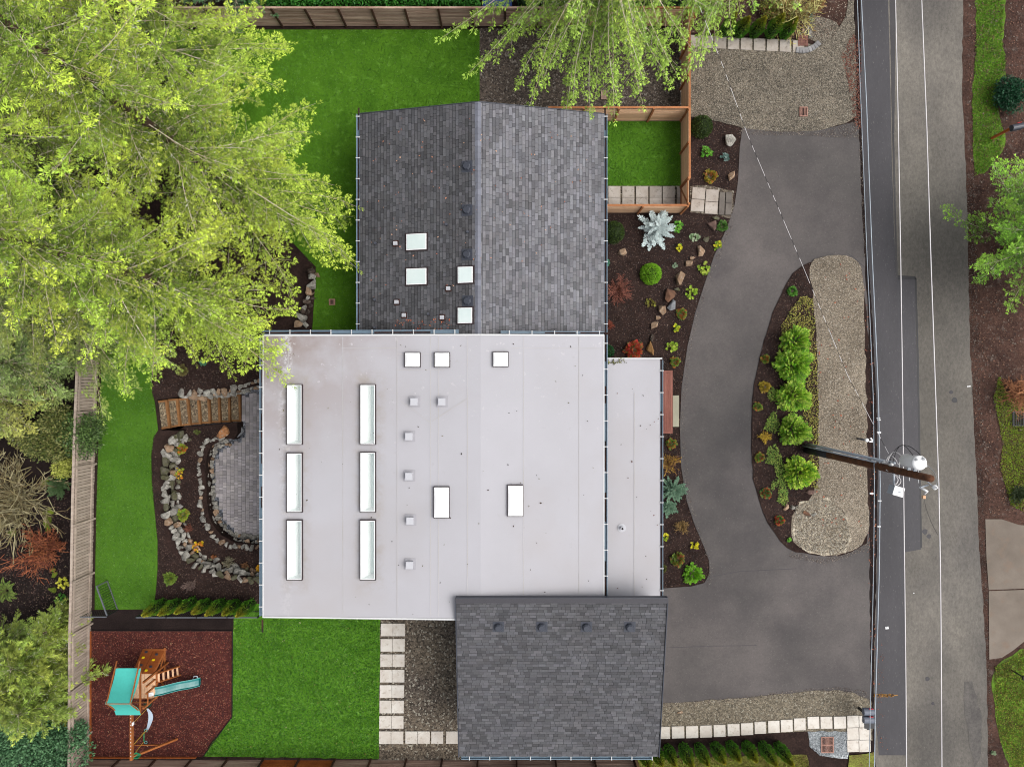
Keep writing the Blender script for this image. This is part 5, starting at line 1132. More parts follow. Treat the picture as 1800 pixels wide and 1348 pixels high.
# west beds
for (x, y, r, st, cl, z, ll) in ((319,651,9,'feather',[C(140,140,80,k_),C(120,110,64,k_)],0,'small olive dome shrub in the upper mulch bed'),(356,637,6,'rosette',[C(90,150,120,k_)],0,'tiny teal plant in the upper mulch bed'),(437,632,7,'rosette',[C(180,90,90,k_),C(120,90,80,k_)],0,'small pinkish plant near the roof gutter in the upper bed'),
    (318,789,9,'feather',[C(160,180,60,k_),C(214,130,60,k_)],BED_Z,'orange and green small shrub at the top of the curved bed'),(314,833,12,'rosette',[C(230,196,60,.6),C(220,140,50,.6),C(160,176,60,.6)],BED_Z,'yellow orange shrub in the left part of the curved bed'),(346,759,5,'rosette',[C(110,120,60,k_)],BED_Z,'tiny green plant beneath the timber steps'),
    (320,905,10,'feather',[C(150,190,60,k_),C(180,170,70,k_)],BED_Z,'yellow green shrub in the lower left of the curved bed'),(332,928,7,'twigs',[C(130,80,64,k_)],BED_Z,'tiny bare red twig plant above the yellow shrub'),(347,960,12,'rosette',[C(240,206,40,.64),C(232,180,40,.62),C(220,140,50,.6)],BED_Z,'bright golden yellow shrub at the bend of the curved bed'),
    (402,988,9,'twigs',[C(150,144,120,k_),C(120,110,84,k_)],BED_Z,'grey wiry shrub in the lower curved bed'),(376,978,4,'rosette',[C(150,96,60,k_)],BED_Z,'tiny brown plant between yellow and grey shrubs'),(431,993,5,'twigs',[C(130,90,60,k_)],BED_Z,'tiny dry plant at the lower curved bed end'),(456,998,7,'rosette',[C(230,170,40,.6)],BED_Z,'orange yellow plant touching the west gutter'),
    (297,1017,11,'feather',[C(150,176,70,k_),C(120,150,60,k_)],0,'yellow green shrub above the row of small cypresses'),(333,1027,9,'twigs',[C(130,110,100,k_),C(110,90,84,k_)],0,'grey brown shrub above the row of small cypresses'),
    (316,839,4,'twigs',[C(90,60,50,k_)],BED_Z,'tiny dry plant under the yellow orange shrub')):
    shrub(ll, x, y, r, st, cl, max(.15, r*.026), z=z, seed=int(x+y))
# cypress rows: base and height follow from the picture scale
ord_ = ['first','second','third','fourth','fifth','sixth','seventh','eighth','ninth','tenth']
cy = [C(96,160,46,.62), C(196,176,62,.66)]
def cyrow(bases, label, group, rp, h, seed0):
    for i, (x, y) in enumerate(bases):
        p = P(x, y, 0); s = 900+p.x/.03; rng = random.Random(seed0+i)
        q = P(x, y, 0); hh = h*rng.uniform(.9, 1.1); e = P(0, 0, hh*.55)
        # shrub() centres plants at 55% of their height, so shift the plan pixel to keep the foot here
        k = (CAMH)/(CAMH-hh*.55); px2 = 900+(x-900)*k; py2 = 674+(y-674)*k
        shrub(label % ord_[i], px2, py2, rp*rng.uniform(.9, 1.12), 'cone', cy, hh, cat='cypress', name='cypress', group=group, seed=seed0+i)
cyrow([(290,1057),(316,1056),(342,1054),(368,1056),(393,1057),(419,1058),(445,1058)], '%s small green cypress from the left in front of the black railing', 'small cypresses along the black railing', 8.6, 2.0, 500)
cyrow([(1270,62),(1296,63),(1323,63),(1350,64),(1375,65)], '%s small cypress from the left above the north east path', 'small cypresses above the north east path', 9.5, 1.9, 520)
cyrow([(1128,1312),(1150,1311),(1172,1310),(1199,1309),(1226,1308),(1255,1307),(1281,1305),(1309,1305),(1338,1306),(1365,1306)], '%s small cypress from the garage along the bottom edge', 'small cypresses below the south east path', 8.8, 1.9, 540)
# beyond the fences
shrub('large bare pale shrub at the left frame edge', 18,880,74,'twigs',[C(160,148,104,.48),C(124,108,74,.46),C(180,170,132,.5)],2.0,dens=2.8,seed=61)
shrub('orange red bare branched shrub beyond the west fence', 74,966,36,'twigs',[C(160,88,56,.5),C(116,62,44,.5),C(180,110,70,.5)],1.0,dens=2.2,seed=62)
shrub('pale yellow leaved shrub against the west fence', 112,818,22,'leafy',[C(210,214,110,.6),C(180,190,80,.6)],1.5,seed=63)
shrub('dark spiky green shrub left of the west fence', 98,854,22,'spruce',[C(96,126,76,k_),C(74,104,62,k_)],.8,seed=64)
shrub('green fern at the left frame edge', 12,1038,22,'frond',[C(120,140,60,k_),C(96,120,50,k_)],.5,cat='fern',name='fern',seed=65)
shrub('bright yellow leaved shrub beside the lower west fence', 107,1027,13,'rosette',[C(236,232,90,.64),C(210,214,70,.6)],.6,seed=66)
shrub('small green leafy shrub below the yellow leaved one', 106,1054,11,'rosette',[C(96,160,60,k_),C(76,140,50,k_)],.5,seed=67)
shrub('olive green bushy shrub mass under the firs beyond the fence', 92,765,48,'leafy',[C(118,128,64,k_),C(86,100,48,k_),C(160,160,96,k_)],2.4,dens=1.6,seed=68)
shrub('dark green leafy bush reaching over the west fence', 130,765,42,'leafy',[C(84,112,56,k_),C(66,92,46,k_),C(120,150,80,k_)],2.2,dens=1.3,seed=69)
bam = [C(170,182,72,.6), C(140,162,58,.56), C(190,196,96,.62)]
bt = dict(wide=.26, tw=.30, leaf=(.16,.032), ang=38, gap=.10, hang=.35, wood=.5)
for i, (px, py, hh, rr_, ll) in enumerate(((122,1196,3.8,1.7,'feathery yellow green bamboo clump leaning over the west fence'),(104,1128,3.6,1.6,'upper feathery bamboo clump beside the west fence'),(48,1130,3.4,1.7,'bamboo clump at the left frame edge'),(80,1172,4.0,1.8,'tallest bamboo clump in the middle of the yellow green thicket'),(128,1085,2.4,1.0,'small bamboo tuft at the top of the thicket touching the fence'))):
    p = P(px, py, 0); conifer(ll, p.x, p.y, hh, rr_, C(116,138,48,.52), C(170,190,84,.62), 70+i, base=.12, whorl=.34, per=7, droop=.45, tpl=bt, rise=70, shape=.35, scalejit=.35, trunk_r=.05, name='bamboo', cat='bamboo')
dk2 = [C(84,128,84,.6), C(58,98,62,.54), C(112,156,108,.64)]
shrub('dark green broadleaf bush in the bottom left corner', 34,1296,68,'leafy',dk2,3.0,dens=2,seed=74)
shrub('dark green broadleaf bush at the bottom beside the west fence', 96,1318,48,'leafy',dk2,2.8,dens=2,seed=75)
shrub('dark green bush at the left edge below the bamboo', 2,1212,46,'leafy',dk2,2.4,dens=2,seed=76)
# hedge behind the north fence
def hedge(label, x0, x1, y0, y1, h, cols, n, seed, leaf=.12):
    rng = np.random.default_rng(seed); t = thing('hedge', label, 'hedge', ((x0+x1)/2, (y0+y1)/2, 0)); 
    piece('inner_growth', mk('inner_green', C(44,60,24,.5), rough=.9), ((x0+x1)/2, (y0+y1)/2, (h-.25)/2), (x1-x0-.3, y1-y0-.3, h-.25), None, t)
    u = rng.uniform(0, 1, (n, 3)); f = rng.random(n); pos = np.stack([x0+(x1-x0)*u[:, 0], y0+(y1-y0)*u[:, 1], .1+(h-.1)*u[:, 2]], 1)
    front = f < .5; pos[front, 1] = y0+rng.uniform(-.12, .2, front.sum()); pos[~front, 2] = h+rng.uniform(-.25, .08, (~front).sum())
    nr = np.where(front[:, None], [0, -1, .5], [0, 0, 1]); d = norm(rng.normal(size=(n, 3))+nr*.4)
    cc = np.array([q[:3] for q in cols]); T = cc[rng.integers(0, len(cc), n)]*(1+rng.uniform(-.3, .3, (n, 1)))
    np_mesh('foliage', leaves(pos, d, nr+rng.normal(size=(n, 3))*.5, rng.uniform(.8, 1.3, n)*leaf, rng.uniform(.4, .6, n)*leaf), 4, T, m_leaf, t)
hedge('glossy green laurel hedge behind the weathered north fence', -13.5, -1.6, 19.15, 21, 2.3, [C(70,150,50,k_),C(50,120,40,k_),C(96,170,66,k_)], 14000, 3, .14)
hedge('dark ivy covered hedge behind the drooping tree', 0.2, 9.0, 19.3, 21, 2.0, [C(56,100,50,k_),C(44,84,40,k_)], 7000, 4, .12)
tb = MB(); tb.box((-.75, 19.75, .55), (1.4,1.0,1.1)); tb.box((-.75,19.75,1.13), (1.5,1.1,.06)); tag(tb.build('storage_bin', mk('blue_bin', C(24,66,140,.5), rough=.5)), 'dark blue storage bin just behind the north fence', 'bin')
# around the north east verge
shrub('pale yellow twiggy shrub at the top edge above the cypresses', 1392,26,40,'twigs',[C(206,200,130,k_),C(180,170,100,k_),C(150,120,70,k_)],1.0,dens=2.4,seed=81)
shrub('yellow green leafy shrub left of the pale twiggy shrub', 1362,8,30,'leafy',[C(176,184,84,k_),C(140,156,64,k_),C(160,120,70,k_)],1.0,dens=.8,seed=82)
shrub('tan dried grass tuft at the top edge', 1437,3,15,'feather',[C(190,150,100,k_),C(160,120,80,k_)],.5,seed=83)
shrub('blue grey shrub right of the pale twiggy shrub', 1423,26,12,'rosette',bg_,.5,seed=84)
shrub('dark green round shrub at the right frame edge', 1786,166,31,'leafy',[C(30,84,50,.5),C(44,110,70,.5),C(24,66,40,.5)],1.2,dens=2.2,seed=85)
shrub('dry orange brown twigs at the right frame edge by the moss', 1794,690,34,'twigs',[C(176,120,80,k_),C(150,96,64,k_)],.7,dens=1.4,seed=86)
shrub('dark low plant at the right edge below the moss', 1796,870,16,'leafy',[C(60,76,40,k_)],.5,seed=87)
shrub('pale green weed on the east verge at the bottom', 1746,1322,5,'rosette',[C(170,190,150,k_)],.15,seed=88)
# grass tufts (stuff)
def tufts(label, pts, n, cols, z, h=(.05,.1), seed=1):
    rng = np.random.default_rng(seed); poly = [tuple(P(x, y, 0)[:2]) for x, y in pts]; a = np.array(poly); lo, hi = a.min(0), a.max(0); Q = []
    while len(Q) < n:
        q = rng.uniform(lo, hi)
        if inpoly(q, poly): Q.append(q)
    Q = np.array(Q); pos = np.concatenate([Q, np.full((n, 1), z)], 1); d = rng.normal(size=(n, 3))*[.6, .6, 0]+[0, 0, .8]
    cc = np.array([q[:3] for q in cols]); T = cc[rng.integers(0, len(cc), n)]*(1+rng.uniform(-.3, .3, (n, 1)))
    o = np_mesh('grass', leaves(pos, d, rng.normal(size=(n, 3)), rng.uniform(*h, n), rng.uniform(.03, .06, n)), 4, T, m_leaf); o['kind'] = 'stuff'; o['label'] = label
tufts('short turf blades of the north lawn', [(470,55),(842,55),(842,185),(632,205),(632,578),(556,578),(556,480),(500,400),(470,200)], 18000, [C(84,132,46,.6),C(66,112,36,.58),C(110,152,66,.6)], .03, (.03,.06), 12)
tufts('short turf blades of the courtyard lawn', [(1066,215),(1195,215),(1195,326),(1066,326)], 5000, [C(84,132,46,.6),C(66,112,36,.58),C(110,152,66,.6)], .03, (.03,.06), 13)
tufts('short turf blades of the west lawn', [(180,640),(266,640),(272,705),(277,756),(267,800),(276,950),(270,1068),(169,1068),(172,800)], 11000, [C(92,142,60,.6),C(78,124,48,.58),C(116,158,76,.6)], .03, (.03,.06), 14)
tufts('uneven grass blades of the south lawn', [(412,1088),(668,1088),(665,1332),(360,1327),(374,1304),(409,1261)], 26000, [C(84,148,46,.56),C(66,124,36,.54),C(112,160,70,.56)], .02, seed=2)
tufts('grass and moss blades on the upper east verge', [(1717,0),(1714,80),(1708,200),(1712,310),(1735,300),(1757,270),(1764,240),(1752,190),(1755,150),(1768,110),(1760,70),(1765,0)], 9000, [C(124,184,50,.6),C(100,156,44,.56),C(150,180,70,.58)], .03, (.04,.09), 3)
tufts('grass blades on the lower east verge', [(1748,1170),(1775,1158),(1800,1140),(1810,1350),(1778,1348),(1758,1300),(1747,1240)], 6000, [C(154,190,62,.75),C(116,134,52,.62),C(176,168,84,.68),C(120,88,60,.55)], .03, (.04,.09), 4)
tufts('mossy grass blades on the middle east verge', [(1755,660),(1768,690),(1800,700),(1802,900),(1776,888),(1757,820),(1762,780),(1745,700)], 9000, [C(170,196,70,.8),C(150,140,66,.7),C(130,166,54,.75)], .03, (.04,.08), 5)
tufts('mossy grass blades along the bottom edge', [(1120,1330),(1418,1326),(1424,1352),(1120,1352)], 5000, [C(150,160,60,.6),C(130,120,60,.56)], .02, (.04,.08), 6)
# ------------------------------------------------------------------ utility pole
pb = P(1418,790,0); pt = P(1640,845,10.75)
pt = Vector((pb.x+.02, pb.y-.05, 10.75))
up = thing('utility_pole', 'tall brown wooden utility pole rising from the island shrubs over the street', 'utility pole', pb)
mb = MB(); mb.tube([pb.lerp(pt, k/8)-Vector((0,0,.1)) for k in range(9)], [.20-.065*k/8 for k in range(9)], 14); mb.build('post', m_pole, up, True)
mb = MB(); mb.tube([pb+Vector((0,0,.05)), pb.lerp(pt,.24)], [.208,.195], 14); mb.build('base_wrap', m_cableD, up, True)
for dx, dy, r, top in ((-.05,.25,.06,7.6),(.10,.24,.05,8.1),(-.19,.17,.035,7.2)):
    mb = MB(); mb.tube([pb+Vector((dx*1.3,dy*1.2,.1)), pb+Vector((dx*1.2,dy*1.1,2.2)), pb+Vector((dx,dy*.95,top))], r, 8); mb.build('conduit', m_greybox, up, True)
for z in (1.4, 3.3, 5.3, 6.8): piece('strap', m_bracket, pb+Vector((0,.2,z)), (.32,.08,.05), None, up)
piece('marker', m_yel, pb+Vector((.02,.27,1.1)), (.12,.04,.16), None, up)
for z in (8.6, 9.3, 9.9): mb = MB(); mb.tube([(pb.x,pb.y-.32,z),(pb.x,pb.y+.36,z)], .018, 6); mb.build('bolt', m_bracket, up)
# transformer
tr = thing('transformer', 'white cylindrical transformer can hung near the top of the utility pole', 'transformer', (15.5,-3.02,9.1))
mb = MB(); c = Vector((15.5,-3.02,0))
mb.tube([c+Vector((0,0,z)) for z in (9.08,9.12,9.95,10.0)], [.23,.26,.26,.25], 24); mb.build('tank', m_white, tr, True)
mb = MB(); mb.tube([c+Vector((0,0,10.0)), c+Vector((0,0,10.03)), c+Vector((0,0,10.07))], [.285,.285,.2], 24); mb.build('lid', m_white, tr, True)
for a in (.9, 2.4): mb = MB(); q = c+Vector((cos(a)*.2, sin(a)*.2, 9.98)); mb.tube([q, q+Vector((0,0,.10)), q+Vector((0,0,.22))], [.045,.06,.03], 8); mb.build('bushing', m_white, tr, True)
piece('lug', m_white, c+Vector((.28,-.12,9.9)), (.14,.09,.08), None, tr)
for z in (9.35, 9.75): piece('hanger', m_greybox, c+Vector((.0,-.3,z)), (.12,.12,.05), None, tr)
# equipment box
eb = thing('equipment_box', 'white metal box hanging below the pole side on curved conduits', 'equipment box', (15.55,-4.35,8.2)); q = rz(-.28)
piece('housing', m_greybox, (15.52,-4.33,8.38), (.40,.36,.42), q, eb); piece('lid', m_white, (15.52,-4.33,8.60), (.42,.38,.025), q, eb)
piece('plate', m_greybox, (15.56,-4.36,8.618), (.12,.04,.006), q, eb)
piece('arm', m_greybox, (15.5,-3.9,8.3), (.06,.62,.06), None, eb)
def cab(name, label, pts, r, mat, cat='cable', n=6):
    mb = MB(); mb.tube(pts, r, n); return tag(mb.build(name, mat, None, True), label, cat)
def bez(a, b, c, d, n=12):
    a, b, c, d = map(Vector, (a, b, c, d)); return [a*(1-t)**3+b*3*t*(1-t)**2+c*3*t*t*(1-t)+d*t**3 for t in [k/n for k in range(n+1)]]
cab('loop_cable', 'outer black cable loop between pole and transformer', bez((15.48,-3.25,8.0),(15.5,-2.3,8.4),(15.5,-2.2,9.3),(15.6,-2.85,10.12)), .012, m_cableD)
cab('loop_cable', 'inner black cable loop between pole and transformer', bez((15.5,-3.25,8.2),(15.52,-2.2,8.6),(15.5,-2.3,9.0),(15.4,-2.85,9.9)), .012, m_cableD)
cab('loop_cable', 'white cable arching from the conduit heads to the transformer tank', bez((15.45,-3.25,7.9),(15.5,-2.6,8.1),(15.5,-2.7,8.6),(15.5,-3.0,9.0)), .022, m_cable)
cab('loop_cable', 'short white cable crossing beside the conduit heads', bez((15.5,-3.25,7.7),(15.5,-2.8,7.9),(15.5,-2.9,8.3),(15.5,-3.25,8.6)), .02, m_cable)
cab('loop_cable', 'first white cable curving down to the equipment box', bez((15.4,-3.55,7.9),(15.6,-3.7,8.3),(15.75,-3.9,8.5),(15.4,-4.15,8.4)), .022, m_cable)
cab('loop_cable', 'second white cable beside it curving to the equipment box', bez((15.45,-3.6,8.0),(15.68,-3.75,8.4),(15.85,-3.95,8.5),(15.5,-4.15,8.45)), .018, m_cable)
for k, z in enumerate((7.55, 7.95, 7.75)): mb = MB(); mb.tube([(15.45+.07*k,-3.3-.05*k,z),(15.45+.07*k,-3.25-.05*k,z+.16)], [.05,.075], 8); mb.build('weatherhead', m_bracket, up, True)
cut = thing('fuse_cutout', 'small white fuse cutout with tan end beside the pole top', 'fuse cutout', (15.62,-4.0,10.3))
mb = MB(); mb.tube([(15.4,-3.9,10.2),(15.6,-4.05,10.35),(15.7,-4.2,10.0)], .045, 8); mb.build('insulator', m_white, cut, True); piece('bracket', m_greybox, (15.5,-3.85,10.35), (.3,.05,.05), rz(.3), cut); piece('end_cap', w_cedar, (15.68,-4.32,10.0), (.1,.12,.1), None, cut)
ins = thing('insulator', 'white pin insulator at the very top of the utility pole', 'insulator', (15.72,-3.8,10.6))
mb = MB(); mb.tube([(15.74,-3.86,10.45),(15.74,-3.86,10.6),(15.74,-3.86,10.62),(15.74,-3.86,10.74)], [.04,.1,.06,.03], 12); mb.build('body', m_white, ins, True); mb = MB(); mb.tube([(15.5,-3.6,10.4),(15.74,-3.84,10.46)], .02, 6); mb.build('pin', m_greybox, ins)
cab('loop_cable', 'thin dark tap wire from cutout to the outermost power line', bez((15.68,-4.3,10.0),(15.8,-4.8,9.9),(15.8,-5.2,10.2),(15.75,-5.6,10.75)), .007, m_cableD)
cab('loop_cable', 'thin pale wire from transformer lug toward the pole top', bez((15.8,-3.1,9.95),(16.0,-3.3,10.3),(15.95,-3.6,10.5),(15.76,-3.85,10.6)), .006, m_cableG)
def line(label, samples, X, r, mat, name='power_line'):
    """samples: picture rows of the line; X: distance of the line east of the camera -> true height"""
    pts = []
    for px, py in samples:
        s = X/(px-900); pts.append(Vector((X, (674-py)*s, CAMH-1200*s)))
    d0 = (pts[0]-pts[1]).normalized(); d1 = (pts[-1]-pts[-2]).normalized()
    A = [pts[0]+Vector((0, d0.y*k, d0.z*k*.4)) for k in (40, 12)]; B = [pts[-1]+Vector((0, d1.y*k, d1.z*k*.4)) for k in (12, 40)]
    return cab(name, label, A+pts+B, r, mat, 'power line')
line('rightmost pale power line passing over the top of the pole', [(1620,0),(1629,225),(1636,450),(1643,650),(1650,850),(1653,1000),(1654.5,1170),(1655.5,1348)], 15.75, .020, m_cable)
line('second pale power line from the right crossing the transformer', [(1574,0),(1579,225),(1583,450),(1586,650),(1588,835),(1590,1000),(1592,1170),(1593.5,1348)], 15.60, .020, m_cable)
line('thicker grey line third from the right with small lashing rings', [(1514,0),(1523,180),(1528,320),(1533,450),(1539,580),(1544,700),(1547,850),(1545.5,1000),(1542,1130),(1538.5,1250),(1537,1348)], 15.53, .022, m_cableG)
line('leftmost grey line along the edge of the street', [(1507,0),(1512,150),(1518,300),(1524,450),(1530,580),(1535,700),(1537,850),(1535.5,1000),(1532,1150),(1529.5,1260),(1528,1348)], 15.40, .018, m_cableG)
wp = [P(1562,797,8.2), P(1490,660,6.9), P(1410,465,5.9), P(1313,235,5.2), P(1272,120,5.0), P(1225,0,5.3), P(1150,-180,6.4)]
mb = MB()                                   # twisted service drop: bare and black strands take turns on top
for i in range(len(wp)-1):
    L = (wp[i+1]-wp[i]).length; n = max(2, int(L/.30))
    for q in range(n): mb.tube([wp[i].lerp(wp[i+1], q/n), wp[i].lerp(wp[i+1], (q+1)/n)], .0095, 5, cap=False, m=q % 2 if q % 5 else 0)
tag(mb.build('service_wire', [m_cable, m_cableD], None, True), 'thin twisted service wire slanting from the pole across island and driveway', 'power line')
rg = random.Random(5)
for k, (px, py, z) in enumerate(((1544,735,7.0),(1545,738,7.0),(1546,880,7.2),(1545,925,7.2))):
    c = P(px, py, z); tag(piece('line_clamp', m_bracket, c, (.14,.05,.05)), ['upper of two close white clamps on the grey line north of the pole','lower of two close white clamps on the grey line north of the pole','small white clamp on the grey line just south of the pole','lower small white clamp on the grey line south of the pole'][k], 'clamp')
for (px, py, z, a, ll) in ((1545,760,7.1,0,'round white splice on the grey line above the pole'),(1532,772,6.9,-.9,'slanting white tag on the leftmost line above the pole'),(1531,776,6.9,0,'horizontal white tag on the leftmost line above the pole'),(1532,867,6.95,0,'white tag on the leftmost line below the pole')):
    tag(piece('line_tag', m_white, P(px, py, z), (.15,.06,.06), rz(a)), ll, 'cable tag')
c = P(1538,722,7); mb = MB(); mb.tube([P(1534,712,6.85)+Vector((0,0,-.05)), P(1535,735,6.9)+Vector((0,0,-.05))], .045, 8); tag(mb.build('splice_case', m_cableD, None, True), 'black splice case on the leftmost line above the pole', 'splice case')
# small roadside post
mp_ = thing('marker_post', 'short white capped marker post beside the street edge above the pole', 'marker post', P(1508,771,0)); c = P(1508,771,.08)
mb = MB(); mb.tube([c, c+Vector((0,0,.85))], .05, 10); mb.build('post', m_mail, mp_, True); mb = MB(); mb.tube([c+Vector((0,0,.85)), c+Vector((0,0,.93)), c+Vector((0,0,.97))], [.10,.10,.07], 12); mb.build('cap', m_white, mp_, True)
piece('sign_arm', m_dark, c+Vector((-.12,.04,.5)), (.25,.03,.05), None, mp_)
# mailboxes
def mailbox(loc, label, w_=.22, l_=.50, h_=.26, rot=0, mat=m_mail):
    t = thing('mailbox', label, 'mailbox', loc); mb = MB(); q = rz(rot); L = Vector(loc); n = 8
    prof = [(-w_/2, 0), (w_/2, 0)]+[(cos(pi*k/n)*w_/2, h_*.5+sin(pi*k/n)*h_*.5) for k in range(n+1)]
    A = [L+q@Vector((-l_/2, y, z)) for y, z in prof]; B = [L+q@Vector((l_/2, y, z)) for y, z in prof]
    for k in range(len(prof)): mb.face([A[k-1], A[k], B[k], B[k-1]])
    mb.face(A); mb.face(B[::-1]); mb.build('body', mat, t)
    piece('door', mat, L+q@Vector((l_/2+.008, 0, h_*.45)), (.012, w_*.9, h_*.8), q, t)
    piece('flag', m_red, L+q@Vector((l_*.2, w_/2+.02, h_*.7)), (.2,.02,.07), q, t); return t
b0 = P(1509,1243,0)
mpst = thing('mailbox_post', 'dark post with crossbar carrying the two mailboxes at the street corner', 'post', b0)
piece('post', m_black, b0+Vector((0,0,.5)), (.1,.1,1.0), None, mpst); piece('crossbar', m_black, b0+Vector((-.02,-.2,1.02)), (.12,.9,.08), None, mpst); piece('shelf', m_black, b0+Vector((.0,-.2,1.08)), (.5,.72,.03), None, mpst)
c1 = P(1528,1252,1.3); mailbox((c1.x,c1.y,1.1), 'upper grey mailbox with red flag on the shared post', .33, .52, .26); c2 = P(1528,1266,1.3); mailbox((c2.x,c2.y,1.1), 'lower grey mailbox with red flag on the shared post', .33, .52, .26)
# east side post mailbox
a = P(1742,244,0); t = thing('mailbox_post', 'orange brown wooden post on the east verge carrying a grey box', 'post', a)
piece('post', w_orange, a+Vector((0,0,.75)), (.11,.11,1.5), None, t)
q = P(1742,244,0); mailbox((a.x+.15,a.y+.0,1.5), 'grey mailbox on the orange brown post at the right edge', .3, .55, .3, .2, m_ventD)
b = P(1777,1177,0); t = thing('lamp_post', 'short black post lamp on the lower east verge', 'lamp', b)
mb = MB(); mb.tube([b, b+Vector((0,0,.9))], .035, 8); mb.build('post', m_black, t, True); piece('head', m_black, b+Vector((.15,-.02,.95)), (.5,.2,.14), None, t); piece('top_plate', m_greybox, b+Vector((.17,-.02,1.03)), (.42,.16,.02), None, t)
for (x, y, w_, h_, ll) in ((1703,679,.17,.06,'small white paper scrap on the old asphalt lane'),(1559,1103,.16,.13,'crumpled white litter on the new asphalt strip'),(1606,1042,.05,.05,'tiny white scrap beside the right power line')):
    c = P(x, y, .06); mb = MB(); mb.box(c, (w_,h_,.02), rz(.1)); mb.box(c+Vector((w_*.15,.01,.02)), (w_*.5,h_*.7,.03), rz(.6)); tag(mb.build('litter', m_white), ll, 'litter')
# faded orange utility marking: a row of short curls with a long tail
mb = MB(); rr = random.Random(9); x = 1535.0
def stroke(p, q, w_=.05):
    a, b = P(*p, .0505), P(*q, .0505); d = (b-a).normalized(); n = Vector((-d.y, d.x, 0))*w_/2; mb.face([a-n, b-n, b+n, a+n])
glyphs = ["n","e","c","u","j","5","r","p","c","h","m"]
for k in range(11):
    x0 = 1536+3.3*k; y0 = 1222+rr.uniform(-.6,.6)
    for _ in range(3):
        stroke((x0+rr.uniform(0,2.6), y0-2.4+rr.uniform(-.5,.5)), (x0+rr.uniform(0,2.6), y0+1.6+rr.uniform(-.5,1.5)), .035)
    stroke((x0, y0+rr.choice([-2.4, 1.6])), (x0+2.6, y0+rr.choice([-2.2, 1.4])), .03)
stroke((1570,1221.5),(1578.5,1221), .035)
o = mb.build('painted_marking', m_opaint); o['kind'] = 'structure'

# ------------------------------------------------------------------ play set
ps = thing('play_tower', 'wooden play tower with teal canopy climbing wall ladder and swing beam on red mulch', 'play set', (-18.8,-15.2,0))
HE, HR, DZ = 2.45, 3.35, 1.35
x0, x1 = -19.47, -18.24; y1_, y0_ = -13.98, -16.28; ym = P(0,1237,HR).y
mb = MB(); n = 10
for (ya, yb) in ((y1_, ym), (y0_, ym)):
    pr = []
    for k in range(n+1):
        t_ = k/n; sag = -.16*sin(pi*t_); pr.append((ya+(yb-ya)*t_, HE+(HR-HE)*t_+sag))
    for k in range(n):
        (ya2, za), (yb2, zb) = pr[k], pr[k+1]; f_ = [(x0,ya2,za),(x1,ya2,za),(x1,yb2,zb),(x0,yb2,zb)]; mb.face(f_ if ya < ym else f_[::-1])
mb.build('canopy', m_teal, ps, True)
for x in (x0+.05, x1-.05):
    piece_beam('roof_rail', w_play, (x,y1_+.03,HE-.04), (x,y0_-(-.03),HE-.04), .05, .09, ps)
    piece_beam('roof_strut', w_play, (x,ym,HR-.05), (x,y1_+.35,HE), .04, .07, ps); piece_beam('roof_strut', w_play, (x,ym,HR-.05), (x,y0_+.2,HE), .04, .07, ps)
piece('ridge_pole', w_play, ((x0+x1)/2, ym, HR-.05), (x1-x0, .05, .08), None, ps)
ty1, ty0 = -14.68, -15.95; tx0, tx1 = -19.38, -18.12
for x in (tx0, tx1):
    for y in (ty1, ty0): piece('post', w_play, (x,y,HE/2), (.09,.09,HE), None, ps)
for k in range(9): piece('deck_board', w_cedar, (tx0+.07+(tx1-tx0-.0)*(k+.2)/9, (ty0+ty1)/2, DZ), (.125, ty1-ty0, .03), None, ps)
for z in (DZ-.08, DZ+.35, DZ+.75):
    for y in (ty0, ty1):
        if not (y == ty1 and z > DZ): piece('rail', w_play, ((tx0+tx1)/2, y-.05, z), (tx1-tx0, .035, .09), None, ps)
    piece('rail', w_play, (tx0-.05, (ty0+ty1)/2, z), (.035, ty1-ty0, .09), None, ps)
for y in (-15.0, -15.35): piece('post', w_play, (tx1, y, DZ+.42), (.07,.07,.85), None, ps)
piece('rail', w_play, (tx1+.05, -15.68, DZ+.78), (.035, .6, .09), None, ps); piece('rail', w_play, (tx1+.05, (ty0+ty1)/2, DZ-.08), (.035, ty1-ty0+.1, .12), None, ps)
for k in range(4): piece_beam('brace', w_play, (tx1,ty0,.25+.02*k) if k < 2 else (tx0,ty0,.25), (tx1-.9,ty0,DZ-.15) if k == 0 else (tx1,ty0+1.1,DZ-.15), .035, .08, ps) if k < 2 else None
mb = MB(); A = [(-19.45,-14.02,.05),(-18.27,-14.02,.05),(-18.16,ty1+.02,DZ+.12),(-19.2,ty1+.02,DZ+.12)]
A = [Vector(a) for a in A]; nn = (A[1]-A[0]).cross(A[3]-A[0]).normalized(); nn = nn if nn.z > 0 else -nn
def strip4(f0, f1): return [A[0].lerp(A[1], f0), A[0].lerp(A[1], f1), A[3].lerp(A[2], f1), A[3].lerp(A[2], f0)]
for f0, f1 in ((0,.49),(.51,1)):
    mb = MB(); q = strip4(f0, f1); top = [p+nn*.02 for p in q]; mb.face(top); mb.face([p-nn*.02 for p in q][::-1])
    for i in range(4): mb.face([top[i-1], top[i], q[i]-nn*.02, q[i-1]-nn*.02])
    mb.build('climbing_panel', w_orange, ps)
for f in (0, 1):
    a, b = A[0].lerp(A[1], f), A[3].lerp(A[2], f); piece_beam('side_rail', w_play, a-nn*.05, b-nn*.05, .04, .09, ps)
